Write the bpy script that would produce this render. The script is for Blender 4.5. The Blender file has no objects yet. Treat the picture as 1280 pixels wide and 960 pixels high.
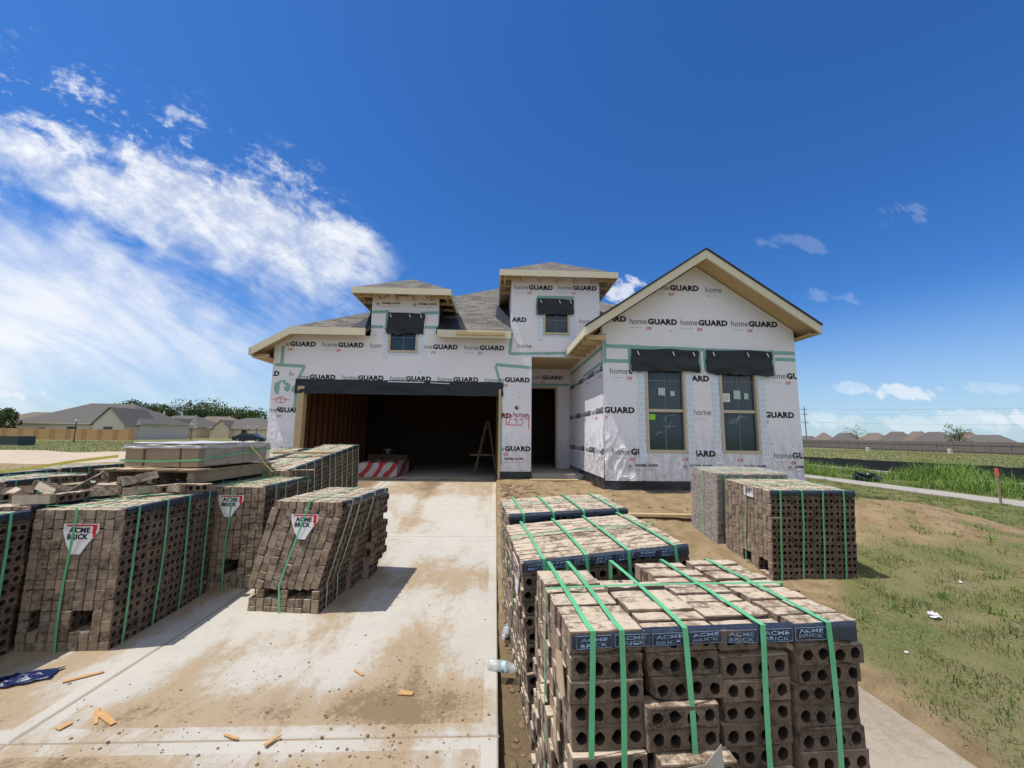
import bpy, bmesh, math, random
import numpy as np
from mathutils import Vector, Matrix, noise, Euler
random.seed(7); RNG = np.random.default_rng(7)
S = bpy.context.scene; COL = S.collection
R = math.radians

# ------------------------------------------------------------------ helpers
class MB:
    """collects faces and links them as ONE mesh object"""
    def __init__(s): s.v = []; s.f = []; s.m = []; s.uv = []; s.mats = []; s.cut = [0]
    def mark(s):
        if len(s.f) > s.cut[-1]: s.cut.append(len(s.f))
    def pieces(s):
        for a,b in zip(s.cut, s.cut[1:]+[len(s.f)]):
            if b <= a: continue
            q = MB(); ids = sorted({i for f in s.f[a:b] for i in f}); mp = {i:k for k,i in enumerate(ids)}
            q.v = [s.v[i] for i in ids]; q.f = [tuple(mp[i] for i in f) for f in s.f[a:b]]; q.m = s.m[a:b]; q.uv = s.uv[a:b]; q.mats = s.mats; yield q
    def mi(s, m):
        if m not in s.mats: s.mats.append(m)
        return s.mats.index(m)
    def face(s, pts, m, uv=None):
        b = len(s.v); s.v += [tuple(p) for p in pts]; s.f.append(tuple(range(b, b+len(pts)))); s.m.append(s.mi(m))
        s.uv.append(uv)
    def raw(s, vs, fs, ms, M=None):
        b = len(s.v)
        if M is not None: vs = [M @ Vector(v) for v in vs]
        s.v += [tuple(v) for v in vs]
        for f, m in zip(fs, ms): s.f.append(tuple(i+b for i in f)); s.m.append(s.mi(m)); s.uv.append(None)
    def box(s, x0, x1, y0, y1, z0, z1, m, M=None):
        vs = [(x0,y0,z0),(x1,y0,z0),(x1,y1,z0),(x0,y1,z0),(x0,y0,z1),(x1,y0,z1),(x1,y1,z1),(x0,y1,z1)]
        fs = [(3,2,1,0),(4,5,6,7),(0,1,5,4),(1,2,6,5),(2,3,7,6),(3,0,4,7)]
        s.raw(vs, fs, [m]*6, M)
    def prism(s, poly, axis, a, b, m, M=None):
        """poly: list of 2d points; axis 'y': (x,z) extruded along y a..b; 'x': (y,z); 'z': (x,y)"""
        def P(p, t): return {'y':(p[0],t,p[1]), 'x':(t,p[0],p[1]), 'z':(p[0],p[1],t)}[axis]
        n = len(poly); vs = [P(p,a) for p in poly]+[P(p,b) for p in poly]
        fs = [tuple(range(n)), tuple(range(2*n-1,n-1,-1))]+[((i+1)%n,i,i+n,(i+1)%n+n) for i in range(n)]
        s.raw(vs, fs, [m]*len(fs), M)
    def tube(s, pts, r, m, n=6, cap=True):
        pts = [Vector(p) for p in pts]; rings = []; N = len(pts)
        rr = r if isinstance(r,(list,tuple)) else [r]*N
        for i,p in enumerate(pts):
            d = (pts[min(i+1,N-1)]-pts[max(i-1,0)]).normalized()
            u = d.orthogonal().normalized() if i == 0 else (u-d*u.dot(d)).normalized()
            w = d.cross(u)
            rings.append([p+(u*math.cos(2*math.pi*k/n)+w*math.sin(2*math.pi*k/n))*rr[i] for k in range(n)])
        vs = [q for g in rings for q in g]; fs = []
        for i in range(N-1):
            for k in range(n):
                fs.append((i*n+k, i*n+(k+1)%n, (i+1)*n+(k+1)%n, (i+1)*n+k))
        if cap: fs += [tuple(range(n-1,-1,-1)), tuple(range((N-1)*n, N*n))]
        s.raw(vs, fs, [m]*len(fs))
    def ribbon(s, pts, wdir, w, t, m, closed=False):
        """thin strap of width w along wdir and thickness t"""
        pts = [Vector(p) for p in pts]; N = len(pts); W = Vector(wdir).normalized()
        vs = []; fs = []
        for i,p in enumerate(pts):
            a = pts[(i-1)%N] if closed or i>0 else p; b = pts[(i+1)%N] if closed or i<N-1 else p
            d = (b-a).normalized(); nn = d.cross(W).normalized()
            for sx,sy in ((-1,-1),(1,-1),(1,1),(-1,1)): vs.append(p+W*(sx*w/2)+nn*(sy*t/2))
        for i in range(N if closed else N-1):
            a = i*4; b = ((i+1)%N)*4
            for k in range(4): fs.append((a+k, a+(k+1)%4, b+(k+1)%4, b+k))
        if not closed: fs += [(3,2,1,0), tuple(len(vs)-4+k for k in range(4))]
        s.raw(vs, fs, [m]*len(fs))
    def build(s, name, parent=None, smooth=False, recalc=False, loc=None):
        me = bpy.data.meshes.new(name); me.from_pydata(s.v, [], s.f)
        for m in s.mats: me.materials.append(m)
        me.polygons.foreach_set('material_index', s.m)
        if any(u is not None for u in s.uv):
            ul = me.uv_layers.new(name='UVMap')
            for p,u in zip(me.polygons, s.uv):
                if u is not None:
                    for li,c in zip(p.loop_indices,u): ul.data[li].uv = c
        if smooth: me.polygons.foreach_set('use_smooth', [True]*len(me.polygons))
        me.update()
        if recalc:
            b = bmesh.new(); b.from_mesh(me); bmesh.ops.remove_doubles(b, verts=b.verts, dist=1e-5)
            bmesh.ops.recalc_face_normals(b, faces=b.faces); b.to_mesh(me); b.free()
        return link(name, me, parent, loc)
def link(name, me, parent=None, loc=None):
    o = bpy.data.objects.new(name, me); COL.objects.link(o)
    if parent is not None: o.parent = parent
    if loc is not None: o.location = loc
    return o
def tag(o, label=None, cat=None, group=None, kind=None):
    if label: o['label'] = label
    if cat: o['category'] = cat
    if group: o['group'] = group
    if kind: o['kind'] = kind
    return o
def thing(name, loc, label, cat, group=None, rot=(0,0,0)):
    o = link(name, None, None, loc); o.rotation_euler = rot; o.empty_display_size = .2
    return tag(o, label, cat, group)
def lerp(a,b,t): return a+(b-a)*t
def smooth(a,b,x):
    t = min(1,max(0,(x-a)/(b-a))); return t*t*(3-2*t)
def interp(x, pts): return float(np.interp(x, [p[0] for p in pts], [p[1] for p in pts]))

# ------------------------------------------------------------------ materials
class NT:
    """tiny wrapper to write node trees briefly"""
    def __init__(s, tree): s.t = tree
    def n(s, typ, **kw):
        nd = s.t.nodes.new(typ)
        for k,v in kw.items():
            if k == 'ins':
                for i,val in v.items():
                    if hasattr(val,'is_output'): s.t.links.new(val, nd.inputs[i])
                    else: nd.inputs[i].default_value = val
            else: setattr(nd,k,v)
        return nd
    def math(s, op, a, b=0.0, c=None, clamp=False):
        ins = {0:a,1:b}
        if c is not None: ins[2] = c
        return s.n('ShaderNodeMath', operation=op, use_clamp=clamp, ins=ins).outputs[0]
    def sstep(s, x, a, b):
        return s.n('ShaderNodeMapRange', interpolation_type='SMOOTHSTEP', ins={0:x,1:a,2:b,3:0.0,4:1.0}).outputs[0]
    def mix(s, f, a, b):
        nd = s.n('ShaderNodeMix', data_type='RGBA')
        for k,val in ((0,f),(6,a),(7,b)):
            if hasattr(val,'is_output'): s.t.links.new(val, nd.inputs[k])
            else: nd.inputs[k].default_value = val if k==0 else (tuple(val)+(1,) if len(val)==3 else val)
        return nd.outputs[2]
    def noise(s, vec, scale, detail=4, rough=.55, dist=0.0, col=False):
        nd = s.n('ShaderNodeTexNoise', ins={'Scale':scale,'Detail':detail,'Roughness':rough,'Distortion':dist})
        if vec is not None: s.t.links.new(vec, nd.inputs['Vector'])
        return nd.outputs[1 if col else 0]
    def map(s, vec, scale=(1,1,1), rot=(0,0,0), loc=(0,0,0)):
        return s.n('ShaderNodeMapping', ins={0:vec,1:loc,2:rot,3:scale}).outputs[0]
    def link(s,a,b): s.t.links.new(a,b)
def newmat(name, rough=.7, spec=.3):
    m = bpy.data.materials.new(name); m.use_nodes = True
    nt = NT(m.node_tree); b = m.node_tree.nodes['Principled BSDF']
    b.inputs['Roughness'].default_value = rough; b.inputs['Specular IOR Level'].default_value = spec
    return m, nt, b
def objco(nt): return nt.n('ShaderNodeTexCoord').outputs['Object']
def poswd(nt): return nt.n('ShaderNodeNewGeometry').outputs['Position']
def bump(nt, b, h, strength=.3, dist=.01):
    nt.link(nt.n('ShaderNodeBump', ins={'Strength':strength,'Distance':dist,'Height':h}).outputs[0], b.inputs['Normal'])
def rnd(nt):
    a = nt.n('ShaderNodeObjectInfo').outputs['Random']; g = nt.n('ShaderNodeNewGeometry').outputs['Random Per Island']
    return nt.math('FRACT', nt.math('ADD', nt.math('MULTIPLY',a,7.31), nt.math('MULTIPLY',g,3.77)))
def simple(name, c, rough=.7, spec=.3, var=.12, scale=6., bmp=0., metal=0.):
    m, nt, b = newmat(name, rough, spec)
    p = poswd(nt); n = nt.noise(p, scale, 5)
    lo = tuple(x*(1-var) for x in c); hi = tuple(min(1,x*(1+var)) for x in c)
    nt.link(nt.mix(n, lo, hi), b.inputs['Base Color']); b.inputs['Metallic'].default_value = metal
    if bmp: bump(nt, b, nt.noise(p, scale*6, 4), bmp, .01)
    return m
M = {}
def mk_brick(name, wash, base, dark):
    m, nt, b = newmat(name, .9, .15)
    p = poswd(nt); r = rnd(nt)
    n1 = nt.noise(p, 34, 6, .65); n2 = nt.noise(p, 130, 3, .6); n3 = nt.noise(p, 9, 3)
    c = nt.mix(nt.sstep(n2,.36,.68), dark, base)
    r2 = nt.math('FRACT', nt.math('MULTIPLY', r, 9.13))
    c = nt.mix(nt.math('MULTIPLY', r, .7), c, tuple(x*.5 for x in base))
    c = nt.mix(nt.math('MULTIPLY', nt.sstep(r2,.72,1.0), .6), c, (base[0]*1.35,base[1]*1.28,base[2]*1.2))
    dust = nt.sstep(nt.math('ADD', nt.math('MULTIPLY',n3,.6), nt.math('MULTIPLY',n1,.4)),.52,.68)
    c = nt.mix(nt.math('MULTIPLY', dust, .25), c, tuple(min(.4,x*2.0) for x in base))
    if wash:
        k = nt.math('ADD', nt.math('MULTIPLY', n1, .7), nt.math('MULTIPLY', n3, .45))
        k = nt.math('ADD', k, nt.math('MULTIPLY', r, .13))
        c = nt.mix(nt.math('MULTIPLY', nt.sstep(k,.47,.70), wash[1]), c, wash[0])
    nt.link(c, b.inputs['Base Color'])
    bump(nt, b, nt.math('ADD', n1, nt.math('MULTIPLY', n2, .6)), .75, .006)
    return m
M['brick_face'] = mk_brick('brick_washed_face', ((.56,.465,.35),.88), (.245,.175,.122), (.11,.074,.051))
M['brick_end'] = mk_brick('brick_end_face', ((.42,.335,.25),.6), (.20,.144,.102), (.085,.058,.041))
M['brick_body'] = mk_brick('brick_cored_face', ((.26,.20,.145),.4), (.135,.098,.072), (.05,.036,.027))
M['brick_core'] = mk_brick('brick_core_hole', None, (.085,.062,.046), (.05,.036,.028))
M['strap'] = simple('green_strap', (.115,.44,.22), .28, .5, .3, 7)
M['strap_pale'] = simple('pale_green_strap', (.34,.48,.36), .4, .5, .1, 9)
M['yellow'] = simple('yellow_strap', (.50,.43,.07), .5, .4)
M['black_film'] = simple('black_film', (.022,.032,.055), .28, .5, .4, 14, .6)
M['blue_print'] = simple('pale_blue_print', (.20,.29,.42), .5, .4)
M['black_felt'] = simple('black_membrane', (.016,.019,.024), .5, .35, .4, 5, .5)
M['black_plastic'] = simple('black_plastic_sheet', (.018,.019,.022), .28, .5, .4, 4, .8)
M['white_tag'] = simple('white_tag', (.72,.72,.74), .4, .4, .08, 30)
M['red_ink'] = simple('red_ink', (.62,.03,.035), .6, .3)
M['red_print'] = simple('red_print', (.60,.07,.07), .6, .3)
M['black_ink'] = simple('black_ink', (.022,.022,.026), .6, .3)
M['grey_ink'] = simple('grey_ink', (.13,.13,.145), .6, .3)
M['faint_ink'] = simple('faint_ink', (.30,.30,.32), .6, .3)
M['fascia'] = simple('cream_fascia', (.64,.58,.43), .6, .3, .1, 3)
M['lumber'] = simple('pale_lumber', (.50,.38,.21), .75, .2, .18, 7, .1)
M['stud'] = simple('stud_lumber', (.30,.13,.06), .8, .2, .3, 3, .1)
M['trim'] = simple('tan_window_frame', (.50,.43,.31), .5, .4, .06, 6)
M['white_vinyl'] = simple('muntin_grey', (.17,.20,.22), .5, .4)
M['drip'] = simple('dark_drip_edge', (.025,.024,.024), .5, .4)
M['cardboard'] = simple('tan_cardboard', (.50,.38,.25), .8, .2, .15, 14, .1)
M['paper'] = simple('grey_paper', (.45,.42,.38), .8, .2, .1, 20)
M['shim'] = simple('orange_wood', (.50,.29,.13), .8, .2, .3, 40, .1)
M['pallet'] = simple('weathered_wood', (.30,.235,.165), .85, .15, .3, 12, .2)
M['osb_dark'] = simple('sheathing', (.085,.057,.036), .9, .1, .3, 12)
M['blue_tarp'] = simple('blue_tarp', (.006,.015,.075), .35, .5, .3, 8, .4)
M['sand'] = simple('pale_sand', (.47,.38,.29), .95, .1, .12, 2, .2)
M['metal_green'] = simple('green_metal', (.03,.05,.04), .5, .4)
M['grey_metal'] = simple('grey_metal', (.25,.27,.27), .5, .4)
M['dark_metal'] = simple('dark_metal', (.02,.02,.022), .4, .5)
M['pole_wood'] = simple('pole_grey', (.20,.18,.165), .8, .2)
M['pink'] = simple('pink_ribbon', (.75,.12,.10), .6, .3)
M['lime'] = simple('lime_sticker', (.30,.62,.05), .6, .3)
M['teal_sticker'] = simple('pale_sticker', (.42,.52,.50), .6, .3)
M['white_paper'] = simple('white_paper', (.72,.71,.68), .7, .3)
M['bottle'] = None

def mk_wrap():
    m, nt, b = newmat('house_wrap', .42, .4)
    p = poswd(nt)
    n = nt.noise(p, 1.3, 4); n2 = nt.noise(nt.map(p,(5,5,1.2)), 1.6, 5, .6, .6)
    # fastener caps and small scuffs
    vo = nt.n('ShaderNodeTexVoronoi', ins={'Vector':nt.map(p,(1,1,1)),'Scale':3.1}); d = vo.outputs['Distance']
    cap = nt.sstep(d,.055,.04)
    c = nt.mix(n, (.70,.69,.73), (.80,.785,.82))
    scuff = nt.sstep(nt.noise(nt.map(p,(9,9,2.2)),1.5,3,.5),.70,.78)
    c = nt.mix(nt.math('MULTIPLY',scuff,.28), c, (.34,.33,.35))
    c = nt.mix(nt.math('MULTIPLY',cap,.75), c, (.10,.12,.16))
    nt.link(c, b.inputs['Base Color'])
    # loose, wrinkled sheet towards the foot of the walls
    z = nt.n('ShaderNodeSeparateXYZ', ins={0:p}).outputs[2]
    w = nt.noise(nt.map(p,(3.2,3.2,1.1),(0,.5,0)), 2.2, 5, .6, 1.4)
    lo = nt.math('ADD', nt.math('MULTIPLY', nt.sstep(z,2.0,.9), 1.5), .14)
    h = nt.math('ADD', nt.math('MULTIPLY', nt.math('MULTIPLY', w, lo), 1.0), nt.math('MULTIPLY', n2, .1))
    bump(nt, b, h, .8, .10)
    return m
M['wrap'] = mk_wrap()
def mk_tape(name, a, bcol, sc, thr):
    m, nt, b = newmat(name, .4, .4); p = poswd(nt)
    ck = nt.n('ShaderNodeTexBrick', ins={'Vector':nt.map(p,(1,1,1),(R(90),0,0)),'Color1':a+(1,),'Color2':tuple(x*.85 for x in a)+(1,),'Mortar':bcol+(1,),'Scale':sc,'Mortar Size':thr,'Brick Width':1.0,'Row Height':.5,'Mortar Smooth':.3}).outputs[0]
    nt.link(nt.mix(nt.math('MULTIPLY',nt.noise(p,30,3),.22), ck, bcol), b.inputs['Base Color']); return m
M['tape'] = mk_tape('green_seam_tape', (.07,.33,.25), (.40,.55,.51), 24, .08)
M['flash'] = mk_tape('blue_print_flashing', (.62,.70,.78), (.20,.35,.55), 9, .09)
def mk_flash():
    m, nt, b = newmat('flashing_tape', .4, .4); p = poswd(nt)
    br = nt.n('ShaderNodeTexBrick', ins={'Vector':nt.map(p,(1,1,1),(R(90),0,0)),'Color1':(1,1,1,1),'Color2':(.7,.7,.7,1),'Mortar':(0,0,0,1),'Scale':1.0,'Mortar Size':.021,'Brick Width':.056,'Row Height':.105,'Mortar Smooth':.1})
    k = nt.math('MULTIPLY', nt.n('ShaderNodeRGBToBW', ins={0:br.outputs[0]}).outputs[0], nt.sstep(nt.noise(p,26,3),.36,.5))
    nt.link(nt.mix(nt.math('MULTIPLY',k,.75), (.66,.71,.78), (.16,.32,.56)), b.inputs['Base Color']); return m
M['flash'] = mk_flash()
def mk_shingle():
    m, nt, b = newmat('shingles', .9, .15)
    uv = nt.n('ShaderNodeTexCoord').outputs['UV']
    br = nt.n('ShaderNodeTexBrick', ins={'Vector':uv,'Color1':(.02,.02,.02,1),'Color2':(.98,.98,.98,1),'Mortar':(.0,.0,.0,1),'Scale':1.0,'Mortar Size':.006,'Brick Width':.27,'Row Height':.115,'Bias':0.0,'Mortar Smooth':.2})
    br.offset = .37
    n = nt.noise(uv, 11, 4); n2 = nt.noise(uv, 90, 3)
    k = nt.math('ADD', nt.math('MULTIPLY', nt.n('ShaderNodeRGBToBW', ins={0:br.outputs[0]}).outputs[0], .6), nt.math('MULTIPLY', n, .45))
    c = nt.mix(nt.sstep(k,.15,.85), (.085,.078,.070), (.205,.188,.166))
    c = nt.mix(nt.math('MULTIPLY',n2,.35), c, (.15,.14,.128))
    c = nt.mix(nt.math('MULTIPLY',br.outputs[1],.6), c, (.07,.06,.055))
    nt.link(c, b.inputs['Base Color'])
    bump(nt, b, nt.math('SUBTRACT', n2, br.outputs[1]), .4, .01)
    return m
M['shingle'] = mk_shingle()
def mk_glass(name='dark_glass', c=(.018,.032,.040)):
    m, nt, b = newmat(name, .07, .5); p = poswd(nt)
    nt.link(nt.mix(nt.noise(p,2,3), c, tuple(x*2.2 for x in c)), b.inputs['Base Color'])
    bump(nt, b, nt.noise(p,3,2), .05, .02); return m
M['glass'] = mk_glass()
CONC=((.38,.355,.31),(.53,.50,.44))
def mk_concrete(name, dirt=1.0):
    m, nt, b = newmat(name, .85, .2); p = poswd(nt)
    n1 = nt.noise(p, .9, 7, .62); n2 = nt.noise(p, 3.4, 6, .65); n3 = nt.noise(p, 55, 4); n4 = nt.noise(nt.map(p,(1.7,.6,1)), 1.2, 9, .76, .5)
    c = nt.mix(n2, CONC[0], CONC[1])
    at = nt.n('ShaderNodeAttribute', attribute_name='edge').outputs['Fac']
    da = nt.n('ShaderNodeAttribute', attribute_name='dirt').outputs['Fac']
    n5 = nt.noise(p, 17, 8, .78); n6 = nt.noise(nt.map(p,(4,170,4)),1.0,3,.6)
    k = nt.math('ADD', nt.math('MULTIPLY',n4,.62), nt.math('ADD', nt.math('MULTIPLY',n2,.30), nt.math('MULTIPLY',n5,.26)))
    k = nt.math('ADD', k, nt.math('MULTIPLY', da, .42))
    k = nt.math('SUBTRACT', k, nt.math('MULTIPLY', at, .10))
    st = nt.math('MULTIPLY', nt.sstep(k,.605,.77), .84*dirt)
    c = nt.mix(st, c, nt.mix(n1, (.36,.255,.14), (.29,.215,.135)))
    c = nt.mix(nt.math('MULTIPLY', nt.sstep(nt.math('ADD',k,nt.math('MULTIPLY',n3,.30)),.93,1.08), .85*dirt), c, (.18,.125,.07))
    c = nt.mix(nt.math('MULTIPLY',nt.sstep(n3,.62,.75),.35), c, (.22,.20,.17))
    nt.link(c, b.inputs['Base Color'])
    bump(nt, b, nt.math('ADD', nt.math('ADD', nt.math('MULTIPLY',n3,.4), nt.math('MULTIPLY',n6,.45)), nt.math('MULTIPLY',st,.8)), .5, .007)
    return m
M['concrete'] = mk_concrete('driveway_concrete'); CONC=((.30,.285,.25),(.40,.38,.34)); M['path_concrete'] = mk_concrete('path_concrete', .5)
def mk_ground():
    m, nt, b = newmat('ground_soil_grass', .95, .1); p = poswd(nt)
    n1 = nt.noise(p, .7, 7, .6); n2 = nt.noise(p, 5, 6, .65); n3 = nt.noise(p, 38, 5, .65); n0 = nt.noise(p, .06, 5, .6)
    g = nt.n('ShaderNodeAttribute', attribute_name='grass').outputs['Fac']
    mud = nt.n('ShaderNodeAttribute', attribute_name='mud').outputs['Fac']
    soil = nt.mix(nt.sstep(n2,.3,.7), (.235,.165,.09), (.37,.275,.16))
    soil = nt.mix(nt.math('MULTIPLY',nt.sstep(n3,.55,.75),.5), soil, (.16,.11,.06))
    soil = nt.mix(nt.math('MULTIPLY',mud,.8), soil, nt.mix(n3,(.10,.075,.045),(.21,.155,.095)))
    gr = nt.mix(nt.sstep(n3,.3,.7), (.095,.125,.034), (.205,.20,.085))
    gr = nt.mix(nt.math('MULTIPLY', nt.sstep(n1,.40,.62), .75), gr, (.25,.21,.11))
    gr = nt.mix(nt.math('MULTIPLY', nt.sstep(n0,.45,.62), .55), gr, (.085,.115,.028))
    k = nt.math('ADD', g, nt.math('MULTIPLY', nt.math('SUBTRACT', nt.math('ADD',n3,n2), 1.0), .55))
    nt.link(nt.mix(nt.sstep(k,.30,.72), soil, gr), b.inputs['Base Color'])
    bump(nt, b, nt.math('ADD', n3, n2), .9, .035)
    return m
M['ground'] = mk_ground()
def mk_leaf(name, a, b2):
    m, nt, b = newmat(name, .6, .2); r = rnd(nt)
    r2 = nt.math('FRACT', nt.math('MULTIPLY', r, 13.7))
    nt.link(nt.mix(r2, a, b2), b.inputs['Base Color'])
    tr = nt.n('ShaderNodeBsdfTranslucent'); nt.link(nt.mix(r2, a, b2), tr.inputs[0])
    ms = nt.n('ShaderNodeMixShader', ins={0:.3,1:b.outputs[0],2:tr.outputs[0]})
    nt.link(ms.outputs[0], m.node_tree.nodes['Material Output'].inputs[0]); return m
M['grass'] = mk_leaf('grass_blades', (.075,.14,.028), (.25,.25,.095))
M['weed'] = mk_leaf('weed_leaves', (.10,.19,.03), (.23,.33,.075))
M['leaf'] = mk_leaf('tree_leaves', (.030,.055,.016), (.075,.11,.032))
M['leaf_thin'] = mk_leaf('pale_leaves', (.08,.11,.05), (.16,.18,.09))
M['bark'] = simple('bark', (.12,.09,.065), .9, .1, .3, 9, .3)
def mk_film(name, alpha, c):
    m, nt, b = newmat(name, .22, .6); p = poswd(nt)
    b.inputs['Base Color'].default_value = c+(1,)
    tr = nt.n('ShaderNodeBsdfTransparent')
    f = nt.math('ADD', alpha-.15, nt.math('MULTIPLY', nt.noise(p,4,4), .3), clamp=True)
    ms = nt.n('ShaderNodeMixShader', ins={0:f,1:tr.outputs[0],2:b.outputs[0]})
    nt.link(ms.outputs[0], m.node_tree.nodes['Material Output'].inputs[0])
    bump(nt, b, nt.noise(nt.map(p,(1,1,2)),5,4,.6,1.5), .8, .04); return m
M['clear_wrap'] = mk_film('clear_stretch_wrap', .34, (.62,.60,.58))
M['white_film'] = mk_film('milky_plastic', .75, (.72,.72,.72))
M['bottle'] = mk_film('bottle_plastic', .4, (.6,.65,.66))
M['bottle_label'] = simple('bottle_label', (.35,.50,.58), .5, .4)
def mk_stripe():
    m, nt, b = newmat('red_white_stripes', .4, .4); p = poswd(nt)
    s = nt.n('ShaderNodeSeparateXYZ', ins={0:p}).outputs
    k = nt.math('FRACT', nt.math('ADD', nt.math('MULTIPLY', s[0], 3.3), nt.math('ADD', nt.math('MULTIPLY', s[2], -2.3), nt.math('ADD', nt.math('MULTIPLY', s[1], .8), nt.math('MULTIPLY', nt.noise(p,2.3,2), 1.1)))))
    nt.link(nt.mix(nt.sstep(k,.50,.54), (.40,.38,.36), (.36,.03,.03)), b.inputs['Base Color']); return m
M['stripe'] = mk_stripe()

# ------------------------------------------------------------------ camera
CAM_LOC = Vector((0,0,1.5))
def camera():
    F,HZ,VX,roll = 500., 545., 620., R(.7)
    yaw = math.atan((640-VX)/F); p = math.atan((HZ-480)/F)
    f = Vector((math.sin(yaw)*math.cos(p), math.cos(yaw)*math.cos(p), math.sin(p)))
    rt = f.cross(Vector((0,0,1))).normalized(); up = rt.cross(f)
    r2 = rt*math.cos(roll)+up*math.sin(roll); u2 = up*math.cos(roll)-rt*math.sin(roll)
    cd = bpy.data.cameras.new('camera'); cd.sensor_width = 36; cd.lens = F/1280*36
    cd.clip_start = .05; cd.clip_end = 20000
    o = link('camera', cd); m = Matrix((r2,u2,-f)).transposed().to_4x4(); m.translation = CAM_LOC
    o.matrix_world = m; S.camera = o
camera()

# ------------------------------------------------------------------ sun and sky
SUN = Vector((-.40,-.07,1)).normalized()
EXPOSURE = .70
def daylight():
    sd = bpy.data.lights.new('sun','SUN'); sd.energy = 2.9; sd.angle = R(.53); sd.color = (1,.95,.87)
    so = link('sun', sd); so.location = (0,0,30); so.rotation_euler = SUN.to_track_quat('Z','Y').to_euler()
    w = bpy.data.worlds.new('World'); S.world = w; w.use_nodes = True
    t = w.node_tree; nt = NT(t); bg = t.nodes['Background']
    sky = nt.n('ShaderNodeTexSky', sky_type='NISHITA', sun_disc=False, sun_elevation=math.asin(SUN.z), sun_rotation=math.atan2(SUN.x,SUN.y), altitude=0, air_density=1.0, dust_density=.35, ozone_density=3.2)
    hs = nt.n('ShaderNodeHueSaturation', ins={'Hue':.5,'Saturation':SKY_SAT,'Value':.80,'Color':sky.outputs[0]})
    d = nt.n('ShaderNodeTexCoord').outputs['Generated']
    s = nt.n('ShaderNodeSeparateXYZ', ins={0:d}).outputs
    yy = nt.math('MAXIMUM', s[1], .12)
    u = nt.math('DIVIDE', s[0], yy); v = nt.math('DIVIDE', s[2], yy)
    zz = nt.math('MAXIMUM', nt.math('ADD', s[2], .06), .02)
    pl = nt.n('ShaderNodeCombineXYZ', ins={0:nt.math('DIVIDE',s[0],zz),1:nt.math('DIVIDE',s[1],zz),2:0.0}).outputs[0]
    uvv = nt.n('ShaderNodeCombineXYZ', ins={0:u,1:v,2:0.0}).outputs[0]
    rot = nt.map(uvv,(1,1,1),(0,0,R(28)))
    streak = nt.noise(nt.map(rot,(2.2,9,1)),1.0,7,.62,.6)
    puff = nt.noise(nt.map(rot,(7.5,12.5,1)),1.0,8,.62,.25); fine = nt.noise(nt.map(rot,(18,34,1)),1.0,6,.7)
    big = nt.noise(uvv,2.1,5,.55,.3)
    def band(top, bot, soft_t, soft_b, amp_t, amp_b, u1, du):
        def curve(pts):
            fc = nt.n('ShaderNodeFloatCurve'); c = fc.mapping.curves[0]
            xs = [((a+1.8)/2.2, (b+.2)/1.4) for a,b in pts]
            while len(c.points) < len(xs): c.points.new(.5,.5)
            for q,(a,b) in zip(c.points, xs): q.location = (a,b)
            fc.mapping.update()
            t.links.new(nt.math('DIVIDE', nt.math('ADD',u,1.8), 2.2), fc.inputs['Value'])
            return nt.math('SUBTRACT', nt.math('MULTIPLY', fc.outputs[0], 1.4), .2)
        vt = curve(top); vb = curve(bot)
        nz = nt.math('SUBTRACT', puff, .5); sz = nt.math('SUBTRACT', streak, .5)
        a = nt.sstep(nt.math('ADD', nt.math('SUBTRACT', vt, v), nt.math('ADD', nt.math('MULTIPLY',nz,amp_t), nt.math('MULTIPLY',sz,amp_t*.6))), -soft_t, soft_t)
        bb = nt.sstep(nt.math('ADD', nt.math('SUBTRACT', v, vb), nt.math('ADD', nt.math('MULTIPLY',sz,amp_b), nt.math('MULTIPLY',nz,amp_b*.5))), -soft_b, soft_b)
        e = nt.sstep(nt.math('ADD', u, nt.math('MULTIPLY',nz,.25)), u1, u1-du)
        return nt.math('MULTIPLY', nt.math('MULTIPLY', a, bb), e)
    b1 = band([(-1.8,.86),(-1.30,.80),(-1.06,.735),(-.79,.69),(-.51,.60),(-.38,.525),(-.25,.44),(.3,.2)],
              [(-1.8,.76),(-1.28,.66),(-.865,.50),(-.597,.42),(-.37,.352),(-.25,.40),(.3,.35)], .05,.07,.30,.20,-.24,.08)
    b1 = nt.math('MULTIPLY', b1, nt.math('ADD', .42, nt.math('MULTIPLY', nt.sstep(nt.math('ADD',nt.math('MULTIPLY',puff,.6),nt.math('MULTIPLY',fine,.4)),.34,.66), .52)))
    b2 = band([(-1.8,.62),(-1.26,.53),(-.996,.465),(-.745,.335),(-.565,.27),(-.3,.22),(.3,.1)],
              [(-1.8,.05),(-1.2,.10),(-.9,.13),(-.565,.17),(-.2,.2),(.3,.2)], .10,.16,.22,.30,-.30,.35)
    b2 = nt.math('MULTIPLY', b2, nt.math('ADD', .42, nt.math('MULTIPLY', nt.sstep(nt.math('ADD',nt.math('MULTIPLY',streak,.6),nt.math('MULTIPLY',big,.4)),.36,.66), .55)))
    # wisps breaking off above the bank
    b3 = band([(-1.8,1.02),(-1.3,.98),(-1.06,.93),(-.79,.80),(-.5,.66),(-.3,.52),(.3,.3)],
              [(-1.8,.7),(-1.3,.66),(-.8,.56),(-.5,.5),(-.25,.4),(.3,.3)], .10,.1,.2,.2,-.28,.2)
    b3 = nt.math('MULTIPLY', b3, nt.math('MULTIPLY', nt.sstep(nt.math('ADD',nt.math('MULTIPLY',puff,.5),nt.math('MULTIPLY',fine,.5)),.50,.66), .75))
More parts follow.
